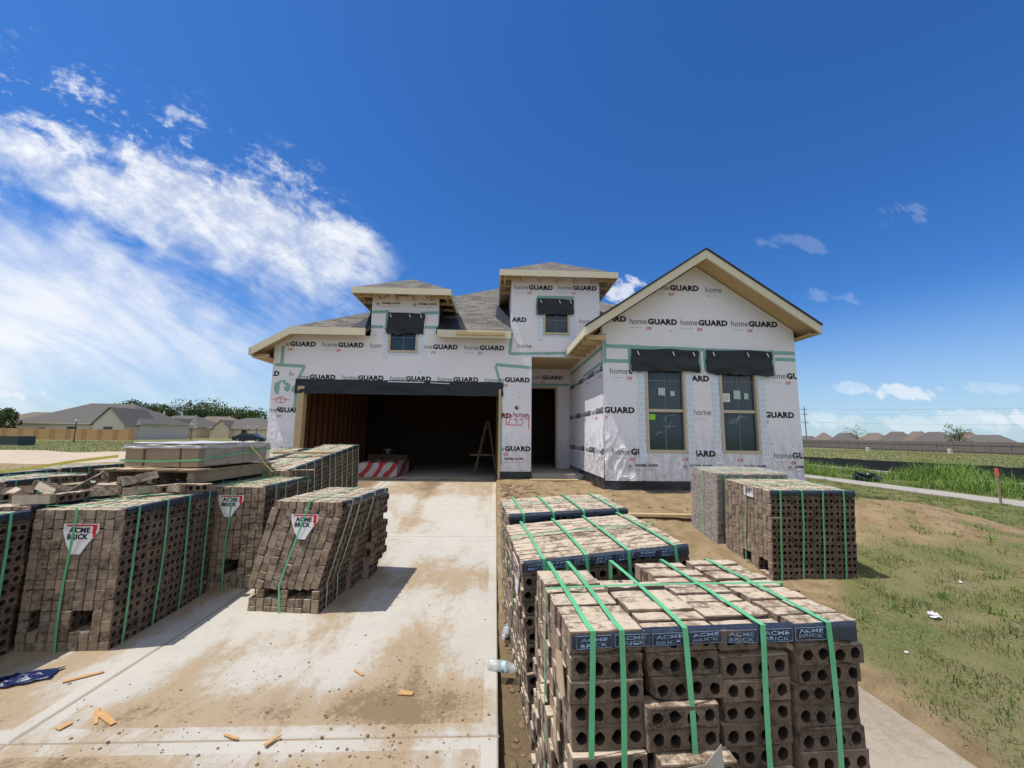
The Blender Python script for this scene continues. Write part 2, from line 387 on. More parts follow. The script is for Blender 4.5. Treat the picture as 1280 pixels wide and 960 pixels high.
    # low fair-weather clouds near the horizon and faint wisps elsewhere
    def blob(cu,cv,ru,rv,al,th):
        du_ = nt.math('DIVIDE', nt.math('SUBTRACT',u,cu), ru); dv_ = nt.math('DIVIDE', nt.math('SUBTRACT',v,cv), rv)
        r2 = nt.math('ADD', nt.math('MULTIPLY',du_,du_), nt.math('MULTIPLY',dv_,dv_))
        k = nt.math('SUBTRACT', nt.math('ADD', puff, nt.math('MULTIPLY',fine,.25)), nt.math('MULTIPLY', r2, .22))
        return nt.math('MULTIPLY', nt.sstep(k, th, th+.12), al)
    tot = None
    outs = [b1,b2,b3, blob(1.06,.125,.13,.03,.6,.50), blob(.93,.135,.10,.02,.3,.5), blob(1.28,.14,.18,.022,.22,.50), blob(-1.14,.085,.09,.018,.6,.5), blob(.34,.39,.10,.05,.7,.52), blob(1.11,.63,.10,.05,.12,.54), blob(.80,.53,.16,.04,.10,.54), blob(.9,.38,.12,.03,.12,.54), blob(1.2,.05,.5,.04,.35,.5), blob(1.36,.06,.1,.03,.4,.5)]
    for o_ in outs:
        tot = o_ if tot is None else nt.math('SUBTRACT', 1.0, nt.math('MULTIPLY', nt.math('SUBTRACT',1.0,tot), nt.math('SUBTRACT',1.0,o_)))
    tot = nt.math('MULTIPLY', tot, nt.sstep(s[1], .05, .2))
    # unseen broken cloud added behind the camera as white fill for the facade
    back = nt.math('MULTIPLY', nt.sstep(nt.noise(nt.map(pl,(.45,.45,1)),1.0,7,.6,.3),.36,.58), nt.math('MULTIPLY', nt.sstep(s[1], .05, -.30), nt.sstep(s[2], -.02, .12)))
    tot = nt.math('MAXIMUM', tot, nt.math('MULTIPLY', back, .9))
    # pale air low over the horizon
    col = nt.mix(nt.math('MULTIPLY', nt.sstep(s[2], .30, -.02), SKY_HAZE[0]), hs.outputs[0], SKY_HAZE[1])
    tint = nt.n('ShaderNodeMix', data_type='RGBA', blend_type='MULTIPLY')
    tint.inputs[0].default_value = 1.0; nt.link(col, tint.inputs[6]); tint.inputs[7].default_value = SKY_TINT+(1,)
    shade = nt.mix(nt.math('MULTIPLY', nt.sstep(puff,.3,.7), .5), CLOUD, tuple(c*1.12 for c in CLOUD))
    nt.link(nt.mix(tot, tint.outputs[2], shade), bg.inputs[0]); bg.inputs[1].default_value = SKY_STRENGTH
SKY_STRENGTH = .12
SKY_SAT = 1.2
SKY_HAZE = (.62,(7.4,5.7,4.7))
SKY_TINT = (.40,.64,.90)
CLOUD = (4.6,4.75,4.95)
daylight()
S.view_settings.view_transform = 'Standard'; S.view_settings.look = 'None'
S.view_settings.exposure = EXPOSURE; S.view_settings.gamma = 1; S.view_settings.use_curve_mapping = False
S.render.engine = 'CYCLES'; S.cycles.max_bounces = 6; S.cycles.transparent_max_bounces = 8; S.render.resolution_x = 1024; S.render.resolution_y = 768

# ------------------------------------------------------------------ terrain
DX0, DX1 = -4.86, .05           # driveway edges
def zd(Y):
    s = (Y-4.3)/.5
    return -.085+.106*.5*(math.log1p(math.exp(s)) if s < 30 else s)
def zt(X, Y):
    p = interp(Y, [(-8,-.21),(1.8,-.20),(2.4,-.185),(3.4,-.13),(4.6,-.045),(6,.16),(7.2,.49),(24,.5),(40,0)])
    q = interp(Y, [(-8,-.17),(1.8,-.16),(4.6,-.05),(9,0),(20,0)])
    wgt = smooth(10.5,6.2,X)*smooth(-9,-5.2,X)
    z = lerp(q,p,wgt)
    if 0 < X < 3 and Y < 4.6: z += .075*smooth(.25,1.2,X)*smooth(4.6,3.4,Y)*smooth(3,2,X)
    r = math.hypot(X,Y)
    if X > 20: z -= .3*smooth(20,70,X)+1.2*smooth(76,110,X)
    if r < 40: z += .05*(noise.noise((X*.8,Y*.8,3.1)))*smooth(40,20,r)+.022*noise.noise((X*4.2,Y*4.2,1.7))+.012*noise.noise((X*11,Y*11,7.7))
    return z
def grassf(X, Y):
    if X > 0:
        b = .76+.55*noise.noise((X*.55,Y*.55,5.2))+.35*noise.noise((X*1.6,Y*1.6,9.2))
        b += .5*smooth(8.5,10.5,X)+.35*smooth(8,11,Y)*smooth(6.5,8,X)+.22*smooth(4.6,2.0,Y)*smooth(2.9,3.4,X)
        b -= .62*math.exp(-(((X-6.2)/2.0)**2+((Y-6.8)/1.25)**2))
        b -= .9*smooth(3.0,2.2,X)*smooth(12,8,Y); b -= .7*smooth(6.0,4.4,X)*smooth(4.6,6.0,Y)
        b -= .5*math.exp(-(((X-3.4)/.7)**2+((Y-4.8)/1.0)**2))
        if X > 11: b = max(b,.55+.25*noise.noise((X*.1,Y*.1,2.0)))
    else:
        b = .1+.5*noise.noise((X*.5,Y*.5,5.2))+.9*smooth(22,27,Y) + .6*smooth(-9,-14,X)*smooth(10,6,Y)
        b -= .7*math.exp(-(((X+22)/9)**2+((Y-24)/6)**2))
        if Y > 30: b = max(b,.75)
    return min(1,max(0,b))
def terrain():
    def axis(a,b,st,lim):
        c = list(np.arange(a,b+1e-6,st)); s = st; x = b; hi=[]
        while x < lim: s *= 1.16; x += s; hi.append(x)
        s = st; x = a; lo=[]
        while x > -lim: s *= 1.16; x -= s; lo.append(x)
        return lo[::-1]+c+hi
    xs = sorted(axis(-7,14,.09,6000)+[DX0-.005,DX0+.03,DX1-.03,DX1+.005]); ys = axis(.5,12,.08,6000)
    vs=[]; gr=[]; mu=[]
    for Y in ys:
        for X in xs:
            z = zt(X,Y)
            if DX0+.01 < X < DX1-.01 and Y < 9.5: z = min(z, zd(Y)-.12)
            if .9 < X < 2.55 and Y < 3.1: z = min(z,-.24)
            if -5.2 < X < 6.0 and 9.55 < Y < 21: z = .2
            if 2.2 < X < 6 and 7.8 < Y < 21: z = .2
            if 12.3 < X < 13.4 and 2 < Y < 70: z -= .06
            vs.append((X,Y,z)); gr.append(grassf(X,Y))
            mu.append(smooth(1.1,.35,X)*smooth(0,.05,X)*smooth(4.5,2.6,Y)+ .6*smooth(5.2,4.0,X)*smooth(3.2,1.6,Y)*smooth(2.4,2.6,X))
    nx = len(xs); fs = [(j*nx+i,j*nx+i+1,(j+1)*nx+i+1,(j+1)*nx+i) for j in range(len(ys)-1) for i in range(nx-1)]
    me = bpy.data.meshes.new('ground'); me.from_pydata(vs,[],fs)
    for n_,d_ in (('grass',gr),('mud',mu)):
        a = me.attributes.new(n_,'FLOAT','POINT'); a.data.foreach_set('value', d_)
    me.materials.append(M['ground']); me.polygons.foreach_set('use_smooth',[True]*len(fs))
    tag(link('ground',me), kind='structure')
terrain()

def slab_grid(name, xs, ys, zf, mat, dirtf, edgef, thick=.1, kind='structure'):
    nx,ny = len(xs),len(ys); vs=[]; e=[]; d=[]
    for Y in ys:
        for X in xs: vs.append((X,Y,zf(X,Y))); e.append(edgef(X,Y)); d.append(dirtf(X,Y))
    fs = [(j*nx+i,j*nx+i+1,(j+1)*nx+i+1,(j+1)*nx+i) for j in range(ny-1) for i in range(nx-1)]
    ring = [i for i in range(nx)]+[j*nx+nx-1 for j in range(1,ny)]+[(ny-1)*nx+i for i in range(nx-2,-1,-1)]+[j*nx for j in range(ny-2,0,-1)]
    b = len(vs)
    for r_ in ring: x,y,z = vs[r_]; vs.append((x,y,z-thick)); e.append(0); d.append(1)
    n = len(ring)
    fs += [(ring[(k+1)%n],ring[k],b+k,b+(k+1)%n) for k in range(n)]
    return vs,fs,e,d
def slabs(name, parts, mat):
    V=[];F=[];E_=[];D_=[]
    for vs,fs,e,d in parts:
        b=len(V); V+=vs; F+=[tuple(i+b for i in f) for f in fs]; E_+=e; D_+=d
    me = bpy.data.meshes.new(name); me.from_pydata(V,[],F)
    for n_,d_ in (('edge',E_),('dirt',D_)):
        a = me.attributes.new(n_,'FLOAT','POINT'); a.data.foreach_set('value', d_)
    me.materials.append(mat)
    return tag(link(name,me), kind='structure')
def driveway():
    G = .007; cuts_y = [-3,2.36,5.9,9.36]; cuts_x = [DX0,-2.45,DX1]; parts=[]
    for xa,xb in zip(cuts_x,cuts_x[1:]):
        for ya,yb in zip(cuts_y,cuts_y[1:]):
            xa_,xb_,ya_,yb_ = xa+G,xb-G,ya+G,yb-G
            def ax(a,b,st):
                inner = np.linspace(a+.09,b-.09,max(2,int((b-a)/st)))
                return [a,a+.008,a+.085]+list(inner)+[b-.085,b-.008,b]
            xs,ys = ax(xa_,xb_,.12),ax(ya_,yb_,.12)
            def ef(X,Y):
                m_ = min(X-xa_,xb_-X,Y-ya_,yb_-Y)
                if yb_ > 9 and Y > 9: m_ = min(X-xa_,xb_-X)
                return 1.0 if m_ < .087 else 0.
            def zf(X,Y):
                m_ = min(X-xa_,xb_-X,Y-ya_,yb_-Y); return zd(Y)-(.006 if m_ < .004 else 0)
            def df(X,Y):
                v = .1+.55*math.exp(-((Y-2.58)/.22)**2)*smooth(-2.9,-1.0,X)+.42*math.exp(-((X+.55)/.35)**2)*smooth(5.5,3,Y)
                v += .35*smooth(2.9,2.2,Y)*smooth(-1,-2,X)+.55*smooth(2.30,2.0,Y)*smooth(0.2,-1.4,X)
                v += .5*smooth(-2.5,-2.75,X)+.45*math.exp(-((X+1.9)/.3)**2-((Y-3.1)/.5)**2)
                v += .3*math.exp(-((X+1.35)/.16)**2)*smooth(2.4,3,Y)+.35*math.exp(-((Y-4.7)/.5)**2)+.4*smooth(7,9,Y)+ .3*noise.noise((X*1.4,Y*1.1,4.4))
                return min(1,max(0,v-.12))
            parts.append(slab_grid('driveway',xs,ys,zf,None,df,ef))
    slabs('driveway',parts,M['concrete'])
    mb = MB()     # dark expansion strips lying in the joints
    for xa,xb,y in ((DX0,DX1,2.36),(DX0,DX1,5.9)): mb.box(xa,xb,y-.006,y+.006,zd(y)-.09,zd(y)-.006,M['pallet'])
    pts = np.linspace(-3,9.3,40)
    mb.ribbon([(-2.45,y,zd(y)-.03) for y in pts],(0,0,1),.05,.013,M['pallet'])
    tag(mb.build('expansion_joint'), kind='structure')
    xs = list(np.linspace(1.0,2.5,16)); ys = list(np.linspace(-3,3.05,50))
    slabs('walkway',[slab_grid('w',xs,ys,lambda X,Y:-.158,None,lambda X,Y:.35+.4*noise.noise((X*2,Y*2,1))+.3*smooth(2.2,2.5,X),lambda X,Y:0.,.12)],M['path_concrete'])
    P=[]
    for k in range(16):
        ya = 3+k*3.0
        P.append(slab_grid('p',list(np.linspace(12.3,13.4,8)),list(np.linspace(ya+.01,ya+2.99,14)),lambda X,Y:zt_flat(X,Y)+.02,None,lambda X,Y:.15,lambda X,Y:0.))
    slabs('footpath',P,M['path_concrete'])
    P=[slab_grid('k',[17.2,17.3,17.55],list(np.linspace(2,60,60)),lambda X,Y:zt_flat(X,Y)+.14,None,lambda X,Y:.1,lambda X,Y:0.,.2)]
    slabs('kerb',P,M['path_concrete'])
def zt_flat(X,Y): return interp(Y, [(-8,-.17),(1.8,-.16),(4.6,-.05),(9,0),(20,0)])
driveway()

# ------------------------------------------------------------------ lettering
_tc = {}
def glyphs(txt, bold=0., shear=0.):
    k = (txt,bold,shear)
    if k not in _tc:
        c = bpy.data.curves.new('t','FONT'); c.body = txt; c.size = 1; c.offset = bold; c.shear = shear; c.resolution_u = 3
        if bold: c.space_character = 1.0+bold*1.6
        o = bpy.data.objects.new('t',c); COL.objects.link(o)
        dg = bpy.context.evaluated_depsgraph_get(); dg.update()
        me = bpy.data.meshes.new_from_object(o.evaluated_get(dg))
        vs = np.array([v.co[:2] for v in me.vertices]); fs = [tuple(p.vertices) for p in me.polygons]
        mn,mx = vs.min(0),vs.max(0)
        bpy.data.objects.remove(o); bpy.data.curves.remove(c); bpy.data.meshes.remove(me)
        _tc[k] = (vs-mn, mx-mn, fs)
    return _tc[k]
def text2d(mb, txt, u, v, w, h, mat, mapf, bold=0., shear=0., regions=None, flip=False):
    """letters filling a w x h box whose lower left is (u,v); clipped to the regions; mapf (u,v)->3d"""
    vs,sz,fs = glyphs(txt,bold,shear); P = vs/sz*np.array([w,h])
    if flip: P = np.array([w,h])-P
    P = P+np.array([u,v])
    if regions is None:
        mb.raw([mapf(*p) for p in P], fs, [mat]*len(fs)); return
    for (u0,u1,v0,v1) in regions:
        if u+w < u0 or u > u1 or v+h < v0 or v > v1: continue
        if u>=u0 and u+w<=u1 and v>=v0 and v+h<=v1:
            mb.raw([mapf(*p) for p in P], fs, [mat]*len(fs)); continue
        b = bmesh.new(); bv = [b.verts.new((p[0],p[1],0)) for p in P]
        for f in fs:
            try: b.faces.new([bv[i] for i in f])
            except ValueError: pass
        for co,no in (((u0,0,0),(-1,0,0)),((u1,0,0),(1,0,0)),((0,v0,0),(0,-1,0)),((0,v1,0),(0,1,0))):
            bmesh.ops.bisect_plane(b, geom=b.verts[:]+b.edges[:]+b.faces[:], plane_co=co, plane_no=no, clear_outer=True)
        b.verts.index_update()
        if len(b.faces):
            mb.raw([mapf(v_.co.x,v_.co.y) for v_ in b.verts],[tuple(v_.index for v_ in f.verts) for f in b.faces],[mat]*len(b.faces))
        b.free()
def wrap_mark(mb, u, v, mapf, regions, what='hG', s=1.0):
    if 'h' in what:
        text2d(mb,'home',u,v,.345*s,.118*s,M['grey_ink'],mapf,0.0,0,regions)
        text2d(mb,'Innovations by',u+.0*s,v-.085*s,.25*s,.024*s,M['faint_ink'],mapf,0,0,regions)
    if 'G' in what:
        text2d(mb,'GUARD',u+.365*s,v-.004,.60*s,.122*s,M['black_ink'],mapf,.055,0,regions)
        text2d(mb,'OX',u+.33*s,v-.115*s,.12*s,.065*s,M['red_print'],mapf,.03,.3,regions)
def web_mark(mb, u, v, mapf, regions):
    text2d(mb,'oxep.com',u+.14,v,.44,.065,M['black_ink'],mapf,.03,0,regions)
    text2d(mb,'weather resistive barrier',u+.14,v-.05,.40,.022,M['faint_ink'],mapf,0,0,regions)
    mb.raw([mapf(u+a,v+b) for a,b in ((0,-.03),(.09,-.03),(.09,-.02),(0,-.02),(0,0),(.09,0),(.09,.03),(.045,.065),(0,.03))],[(0,1,2,3),(4,5,6,7,8)],[M['faint_ink']]*2)

# ------------------------------------------------------------------ the house
HOUSE = thing('house', (0,9.5,.42), 'single storey house under construction in white printed house wrap with open garage and gabled wing', 'house')
def part(mb, name, parent=None, label=None, **k):
    o = mb.build(name, parent or HOUSE, **k)
    if parent is None: o.matrix_parent_inverse = Matrix.Translation(-HOUSE.location)
    if label: o['label'] = label
    return o
YF, YW = 9.5, 7.7
def wr(u, v, s=0.):
    """how far the loose wrap stands off the wall"""
    def cr(a,b,c): return (1-abs(noise.noise((a,b,c)))*1.6)
    lo = smooth(2.1,1.0,v)
    a = .0022+.025*lo*(.55+.6*noise.noise((u*.9,v*.7,s+3)))
    c1 = max(0,cr(u*2.1+v*1.3,v*.9-u*.4,s+1))**6; c2 = max(0,cr(u*4.6-v*2.4,v*1.9,s+7))**5
    return max(0,a*(.9*c1+.7*c2+.25*noise.noise((u*9,v*7,s)))) + .0012*(v<2.47)
def sheet(mb, plane, u0, u1, v0, v1, at, mat, st=.035):
    nu=max(1,int((u1-u0)/st)); nv=max(1,int((v1-v0)/st)); vs=[]
    for j in range(nv+1):
        for i in range(nu+1):
            u=lerp(u0,u1,i/nu); v=lerp(v0,v1,j/nv); d=at-.0012-wr(u,v,at)
            vs.append((u,d,v) if plane=='y' else (d,u,v))
    k=nu+1; fs=[(j*k+i,j*k+i+1,(j+1)*k+i+1,(j+1)*k+i) for j in range(nv) for i in range(nu)]
    if plane!='y': fs=[f[::-1] for f in fs]
    mb.raw(vs,fs,[mat]*len(fs))
def cells(mb, plane, us, vs, a, b, mat, hole):
    """wall made of boxes between the cuts us x vs, leaving out cells whose centre is in a hole"""
    for u0,u1 in zip(us,us[1:]):
        for v0,v1 in zip(vs,vs[1:]):
            if hole((u0+u1)/2,(v0+v1)/2): continue
            if plane == 'y': mb.box(u0,u1,a,b,v0,v1,mat)
            else: mb.box(a,b,u0,u1,v0,v1,mat)
            if plane=='y' and mat is M['wrap']: sheet(mb,'y',u0,u1,v0-(.05 if v0<.8 else 0),v1,a,mat)
def inr(u,v,r): return r[0]<u<r[1] and r[2]<v<r[3]
GO = (-4.62,.12,.3,2.6)                 # garage opening
DW = (-2.60,-1.90,3.45,4.35); TW = (1.13,1.78,3.97,4.85)
W1 = (2.93,3.73,1.22,3.05); W2 = (4.42,5.19,1.22,3.05)
fy = lambda Y,e=.0045: (lambda u,v: (u,Y-e-wr(u,v,Y),v))
def drape(mb, x0, x1, z0, z1, Y, mat, seed, jag=.03, bulge=.035, nx=40, nz=8):
    """loose membrane flap hanging on a wall that faces -Y"""
    vs=[]; fs=[]
    for k in range(2):
        for j in range(nz+1):
            for i in range(nx+1):
                t=j/nz; x=lerp(x0,x1,i/nx); zb=z0+jag*noise.noise((x*2.3,seed,0))+jag*.5*noise.noise((x*9,seed,4)); zt_=z1+jag*.5*noise.noise((x*1.9,seed,9))
                xx = x+ (jag*.8*noise.noise((seed,t*3,2))*(1 if i in (0,nx) else 0))
                z=lerp(zt_,zb,t)
                y=Y-.008-(bulge*(.25+.75*t))*(.6+noise.noise((x*3.1,z*5,seed))) if k==0 else Y-.003
                vs.append((xx,min(y,Y-.005) if k==0 else y,z))
    n=(nx+1)*(nz+1)
    for j in range(nz):
        for i in range(nx):
            a=j*(nx+1)+i; fs.append((a+nx+1,a+nx+2,a+1,a)); fs.append((n+a,n+a+1,n+a+nx+2,n+a+nx+1))
    ring=[i for i in range(nx+1)]+[j*(nx+1)+nx for j in range(1,nz+1)]+[nz*(nx+1)+i for i in range(nx-1,-1,-1)]+[j*(nx+1) for j in range(nz-1,0,-1)]
    for k in range(len(ring)):
        a,b=ring[k],ring[(k+1)%len(ring)]; fs.append((a,b,b+n,a+n))
    mb.raw(vs,fs,[mat]*len(fs))
def tape(mb, pts, Y, mat, w=.075, nrm='y'):
    """flat tape along a polyline of (u,z) on a wall"""
    mb.mark()
    for p,q in zip(pts,pts[1:]):
        d=Vector((q[0]-p[0],q[1]-p[1])); L=d.length; d/=L; n=Vector((-d.y,d.x))*w/2
        N=max(1,int(L/.05)); L_=[]; R_=[]
        for i in range(N+1):
            c=Vector(p)+d*(L*i/N); j=.006*noise.noise((c.x*4,c.y*4,Y)); L_.append(c+n*(1+j*20)); R_.append(c-n*(1-j*20))
        for i in range(N):
            quad=[L_[i],R_[i],R_[i+1],L_[i+1]]
            mb.face([(Y-wr(c[0],c[1],2.1),c[0],c[1]) if nrm=='x' else (c[0],Y-wr(c[0],c[1],YW if Y<8 else YF),c[1]) for c in quad], mat)
def split(mb, name, parent=None, **k):
    for q in mb.pieces(): part(q, name, parent, **k)
def window(rect, Y, fw=.05, label=None, muntin=True, stickers=()):
    x0,x1,z0,z1 = rect; mb=MB(); f=M['trim']; a,b=Y-.025,Y+.09; zm=(z0+min(z1,z0+1.62))/2 if z1-z0>1.2 else None
    mb.box(x0,x1,a,b,z0,z0+fw,f); mb.box(x0,x1,a,b,z1-fw,z1,f)
    mb.box(x0,x0+fw,a,b,z0+fw,z1-fw,f); mb.box(x1-fw,x1,a,b,z0+fw,z1-fw,f)
    w=part(mb,'window',label=label)
    if zm:
        s=MB(); s.box(x0+fw,x1-fw,Y+.0,Y+.06,zm-.028,zm+.028,f); part(s,'sash_rail',w)
        panes=[(z0+fw,zm-.028),(zm+.028,z1-fw)]
    else: panes=[(z0+fw,z1-fw)]
    for pa,pb in panes:
        g=MB(); g.box(x0+fw,x1-fw,Y+.045,Y+.055,pa,pb,M['glass']); part(g,'pane',w)
    if muntin:
        g=MB(); xm=(x0+x1)/2
        for pa,pb in panes: g.box(xm-.006,xm+.006,Y+.036,Y+.0445,pa,pb,M['white_vinyl'])
        if zm: g.box(x0+fw,x1-fw,Y+.036,Y+.0435,lerp(panes[1][0],panes[1][1],.60)-.007,lerp(panes[1][0],panes[1][1],.60)+.007,M['white_vinyl'])
        else: g.box(x0+fw,x1-fw,Y+.036,Y+.0435,lerp(z0,z1,.42)-.007,lerp(z0,z1,.42)+.007,M['white_vinyl'])
        part(g,'muntin',w)
    if zm:
        g=MB(); q=random.Random(x0)
        for c in range(3):
            a0=lerp(x0+fw,x1-fw,q.uniform(.1,.5)); b0=lerp(z0+.1,zm-.1,q.random()); pts=[(a0,Y+.03,b0)]
            for e_ in range(4): pts.append((min(x1-fw-.02,pts[-1][0]+q.uniform(.02,.12)),Y+.03,min(zm-.06,max(z0+.08,pts[-1][2]+q.uniform(-.05,.14)))))
            g.mark(); g.tube(pts,[.001,.004,.002,.004,.001],M['white_film'],4)
        split(g,'film_crease',w)
    for (sx,sz,sw,sh,m) in stickers:
        g=MB(); g.box(sx,sx+sw,Y+.026,Y+.0285,sz,sz+sh,m)
        if m is M['white_paper']:
            for k in range(4): g.box(sx+sw*.2,sx+sw*.8,Y+.0235,Y+.0255,sz+sh*(.25+.14*k),sz+sh*(.29+.14*k),M['faint_ink'])
        part(g,'sticker',w)
    return w
def plastic_band(mb, p, q, z0, z1, seed, out):
    """wrinkled black plastic against the foundation between plan points p and q"""
    mb.mark(); n=40; m=8; d=Vector((q[0]-p[0],q[1]-p[1])); o=Vector(out); vs=[];fs=[]
    for j in range(m+1):
        for i in range(n+1):
            t=i/n; c=Vector(p)+d*t; z=lerp(z1,z0,j/m)
            k=.012+.035*(j/m)*(.8+noise.noise((c.x*4,c.y*4,z*5+seed)))+.012*noise.noise((c.x*13,c.y*13,z*9))
            if j==m: k+=.06+.05*noise.noise((c.x*2,c.y*2,seed))
            c=c+o*max(k,.004); vs.append((c.x,c.y,z))
    for j in range(m):
        for i in range(n): a=j*(n+1)+i; fs.append((a+n+1,a+n+2,a+1,a))
    mb.raw(vs,fs,[M['black_plastic']]*len(fs))

def build_house():
    W=M['wrap']
    # --- garage front wall with its low dormer
    mb=MB()
    cells(mb,'y',[-5.25,-4.85,-4.62,-3.03,-2.6,-1.9,-1.43,.12,.34],[.73,2.6,3.45,3.6,3.84,4.35,4.96],YF,YF+.14,W,
          lambda u,v: inr(u,v,GO) or inr(u,v,DW) or (v>3.84 and not -3.03<u<-1.43) or (u<-4.85 and v>3.6))
    cells(mb,'y',[.34,.85],[.73,3.42],YF,YF+.14,W,lambda u,v:False)
    mb.prism([(-5.25,3.6),(-4.85,3.6),(-4.85,3.84)],'y',YF,YF+.14,W)
    wall=part(mb,'garage_wall')
    t=MB(); f=fy(YF)
    reg=[(-5.25,-3.03,2.8,3.74),(-3.03,-2.74,2.8,3.74),(-1.76,.30,2.8,3.74)]
    for k in range(6): wrap_mark(t,-5.26+1.12*k,3.55,f,[(-5.0,-2.74,3.2,3.74),(-1.76,.30,3.2,3.74)])
    for k in range(6): wrap_mark(t,-4.75+1.12*k,2.765,f,[(-4.62,.12,2.70,3.2)])
    wrap_mark(t,-6.05,2.83,f,[(-5.23,-4.64,2.4,3.2)],'G'); wrap_mark(t,-4.85,2.83,f,[(-5.23,-4.75,2.4,3.2)],'h')
    lp=[(-5.23,-4.64,.8,3.2)]
    wrap_mark(t,-5.40,1.98,f,lp); wrap_mark(t,-6.1,1.1,f,lp); wrap_mark(t,-4.9,1.1,f,lp,'h')
    cp=[(.14,.84,.8,3.3)]
    wrap_mark(t,-.16,2.78,f,cp); wrap_mark(t,-.60,1.92,f,cp,'G'); wrap_mark(t,.42,1.95,f,cp,'h'); wrap_mark(t,-.13,1.15,f,cp); web_mark(t,.08,.93,f,cp)
    web_mark(t,-2.94,4.62,f,[(-3.0,-1.46,4.4,4.95)]); web_mark(t,-2.06,4.62,f,[(-3.0,-1.46,4.4,4.95)])
    text2d(t,'OX',-2.75,4.80,.14,.075,M['red_print'],f,.03,.3); text2d(t,'GUARD',-2.55,4.84,.4,.075,M['black_ink'],f,.035); text2d(t,'OX',-1.75,4.80,.14,.075,M['red_print'],f,.03,.3)
    part(t,'wrap_lettering',wall)
    # house number painted by hand
    t=MB(); Yr=YF-.006
    digs={'1':[[(0.0,.8),(.22,1),(.22,0)]],'2':[[(0,.8),(.15,1),(.45,.95),(.48,.7),(.25,.35),(0,.03),(.3,.08),(.55,.0)]],'3':[[(0,.95),(.3,1.0),(.48,.8),(.35,.58),(.15,.52),(.42,.42),(.5,.2),(.3,0),(.0,.06)]],'9':[[(.5,.75),(.35,1),(.08,.92),(.04,.65),(.25,.52),(.48,.68),(.5,.9),(.47,.5),(.44,-.3)]]}
    x=.20
    for ch in '12339':
        for st in digs[ch]:
            pts=[(x+p[0]*.23+.01*random.uniform(-1,1),Yr,1.75+p[1]*.27+.008*random.uniform(-1,1)) for p in st]
            sm=[]
            for a,b in zip(pts,pts[1:]):
                for q in range(3): sm.append(tuple(lerp(a[i],b[i],q/3) for i in range(3)))
            sm.append(pts[-1]); t.tube(sm,.0085,M['red_ink'],5)
        x+= .075 if ch=='1' else .135
    # sprayed ring mark on the left pier
    t.tube([(-5.0+.11*math.cos(a),Yr,2.27+.07*math.sin(a)) for a in np.linspace(0,6.6,20)],.006,M['red_ink'],5)
    t.tube([(-5.2,Yr,2.28),(-5.05,Yr,2.30),(-4.78,Yr,2.27)],.005,M['red_ink'],5); t.tube([(-5.0,Yr,2.21),(-5.0,Yr,2.33)],.005,M['red_ink'],5)
    part(t,'painted_number',wall)
    t=MB(); Yt=YF-.003
    tape(t,[(-5.05,3.55),(-5.05,3.12)],Yt-.001,M['tape']); tape(t,[(-5.2,3.10),(-4.5,3.07)],Yt,M['tape']); tape(t,[(-4.53,3.04),(-4.66,2.75),(-4.68,2.0)],Yt-.001,M['tape'],.06)
    tape(t,[(-.02,3.16),(.10,2.75)],Yt-.001,M['tape'],.06); tape(t,[(.13,2.7),(.14,.85)],Yt-.001,M['tape'],.045); tape(t,[(-.02,3.2),(.84,3.14)],Yt-.0015,M['tape'],.075)
    tape(t,[(-3.02,4.43),(-2.62,4.45)],Yt,M['tape']); tape(t,[(-1.86,4.43),(-1.44,4.45)],Yt,M['tape']); tape(t,[(-3.02,4.07),(-2.74,4.07)],Yt,M['tape']); tape(t,[(-1.74,4.08),(-1.44,4.09)],Yt,M['tape'])
    tape(t,[(-2.66,4.42),(-2.68,3.95)],Yt-.001,M['tape'],.06); tape(t,[(-1.86,4.40),(-1.80,3.9)],Yt-.001,M['tape'],.06)
    # patch of torn tape
    t.mark(); vs=[]; n=26
    for k in range(n): a=2*math.pi*k/n; r=1+.35*noise.noise((math.cos(a)*2,math.sin(a)*2,3)); vs.append((-5.0+.19*r*math.cos(a),Yt,2.56+.17*r*math.sin(a)))
    t.raw(vs,[tuple(range(n))],[M['tape']])
    t.mark(); vs=[(v[0]*.45-4.73*.55+.05 if False else lerp(v[0],-4.72,1)+ (v[0]+5.0)*.35,v[1]-.001,v[2]*.6+2.45*.4-.02) for v in vs]; t.raw(vs,[tuple(range(n))],[M['tape']])
    split(t,'seam_tape',wall)
    t=MB(); tape(t,[(-2.67,4.0),(-2.67,3.30)],Yt-.002,M['flash'],.12); tape(t,[(-1.83,4.0),(-1.83,3.40)],Yt-.002,M['flash'],.12); tape(t,[(-2.6,3.41),(-1.9,3.41)],Yt-.002,M['flash'],.08); split(t,'flashing_tape',wall)
    t=MB()
    for cx_,cz in ((.50,2.17),(-5.02,2.06)):
        t.mark(); t.tube([(cx_,YF-.02,cz),(cx_,YF-.003,cz)],.045,M['black_felt'],14); t.tube([(cx_+.012,YF-.03,cz+.012),(cx_+.012,YF-.004,cz+.012)],.022,M['yellow'],10)
    split(t,'cable_outlet',wall)
    # --- membranes
    t=MB(); drape(t,-4.70,.17,2.43,2.77,YF,M['black_felt'],1.,.02,.04,90,8); fl=part(t,'header_flap')
    t=MB(); tape(t,[(-2.55,2.735),(-1.7,2.73)],YF-.055,M['white_tag'],.02); tape(t,[(-1.55,2.725),(-1.1,2.71)],YF-.055,M['white_tag'],.016); split(t,'tape_strip',fl)
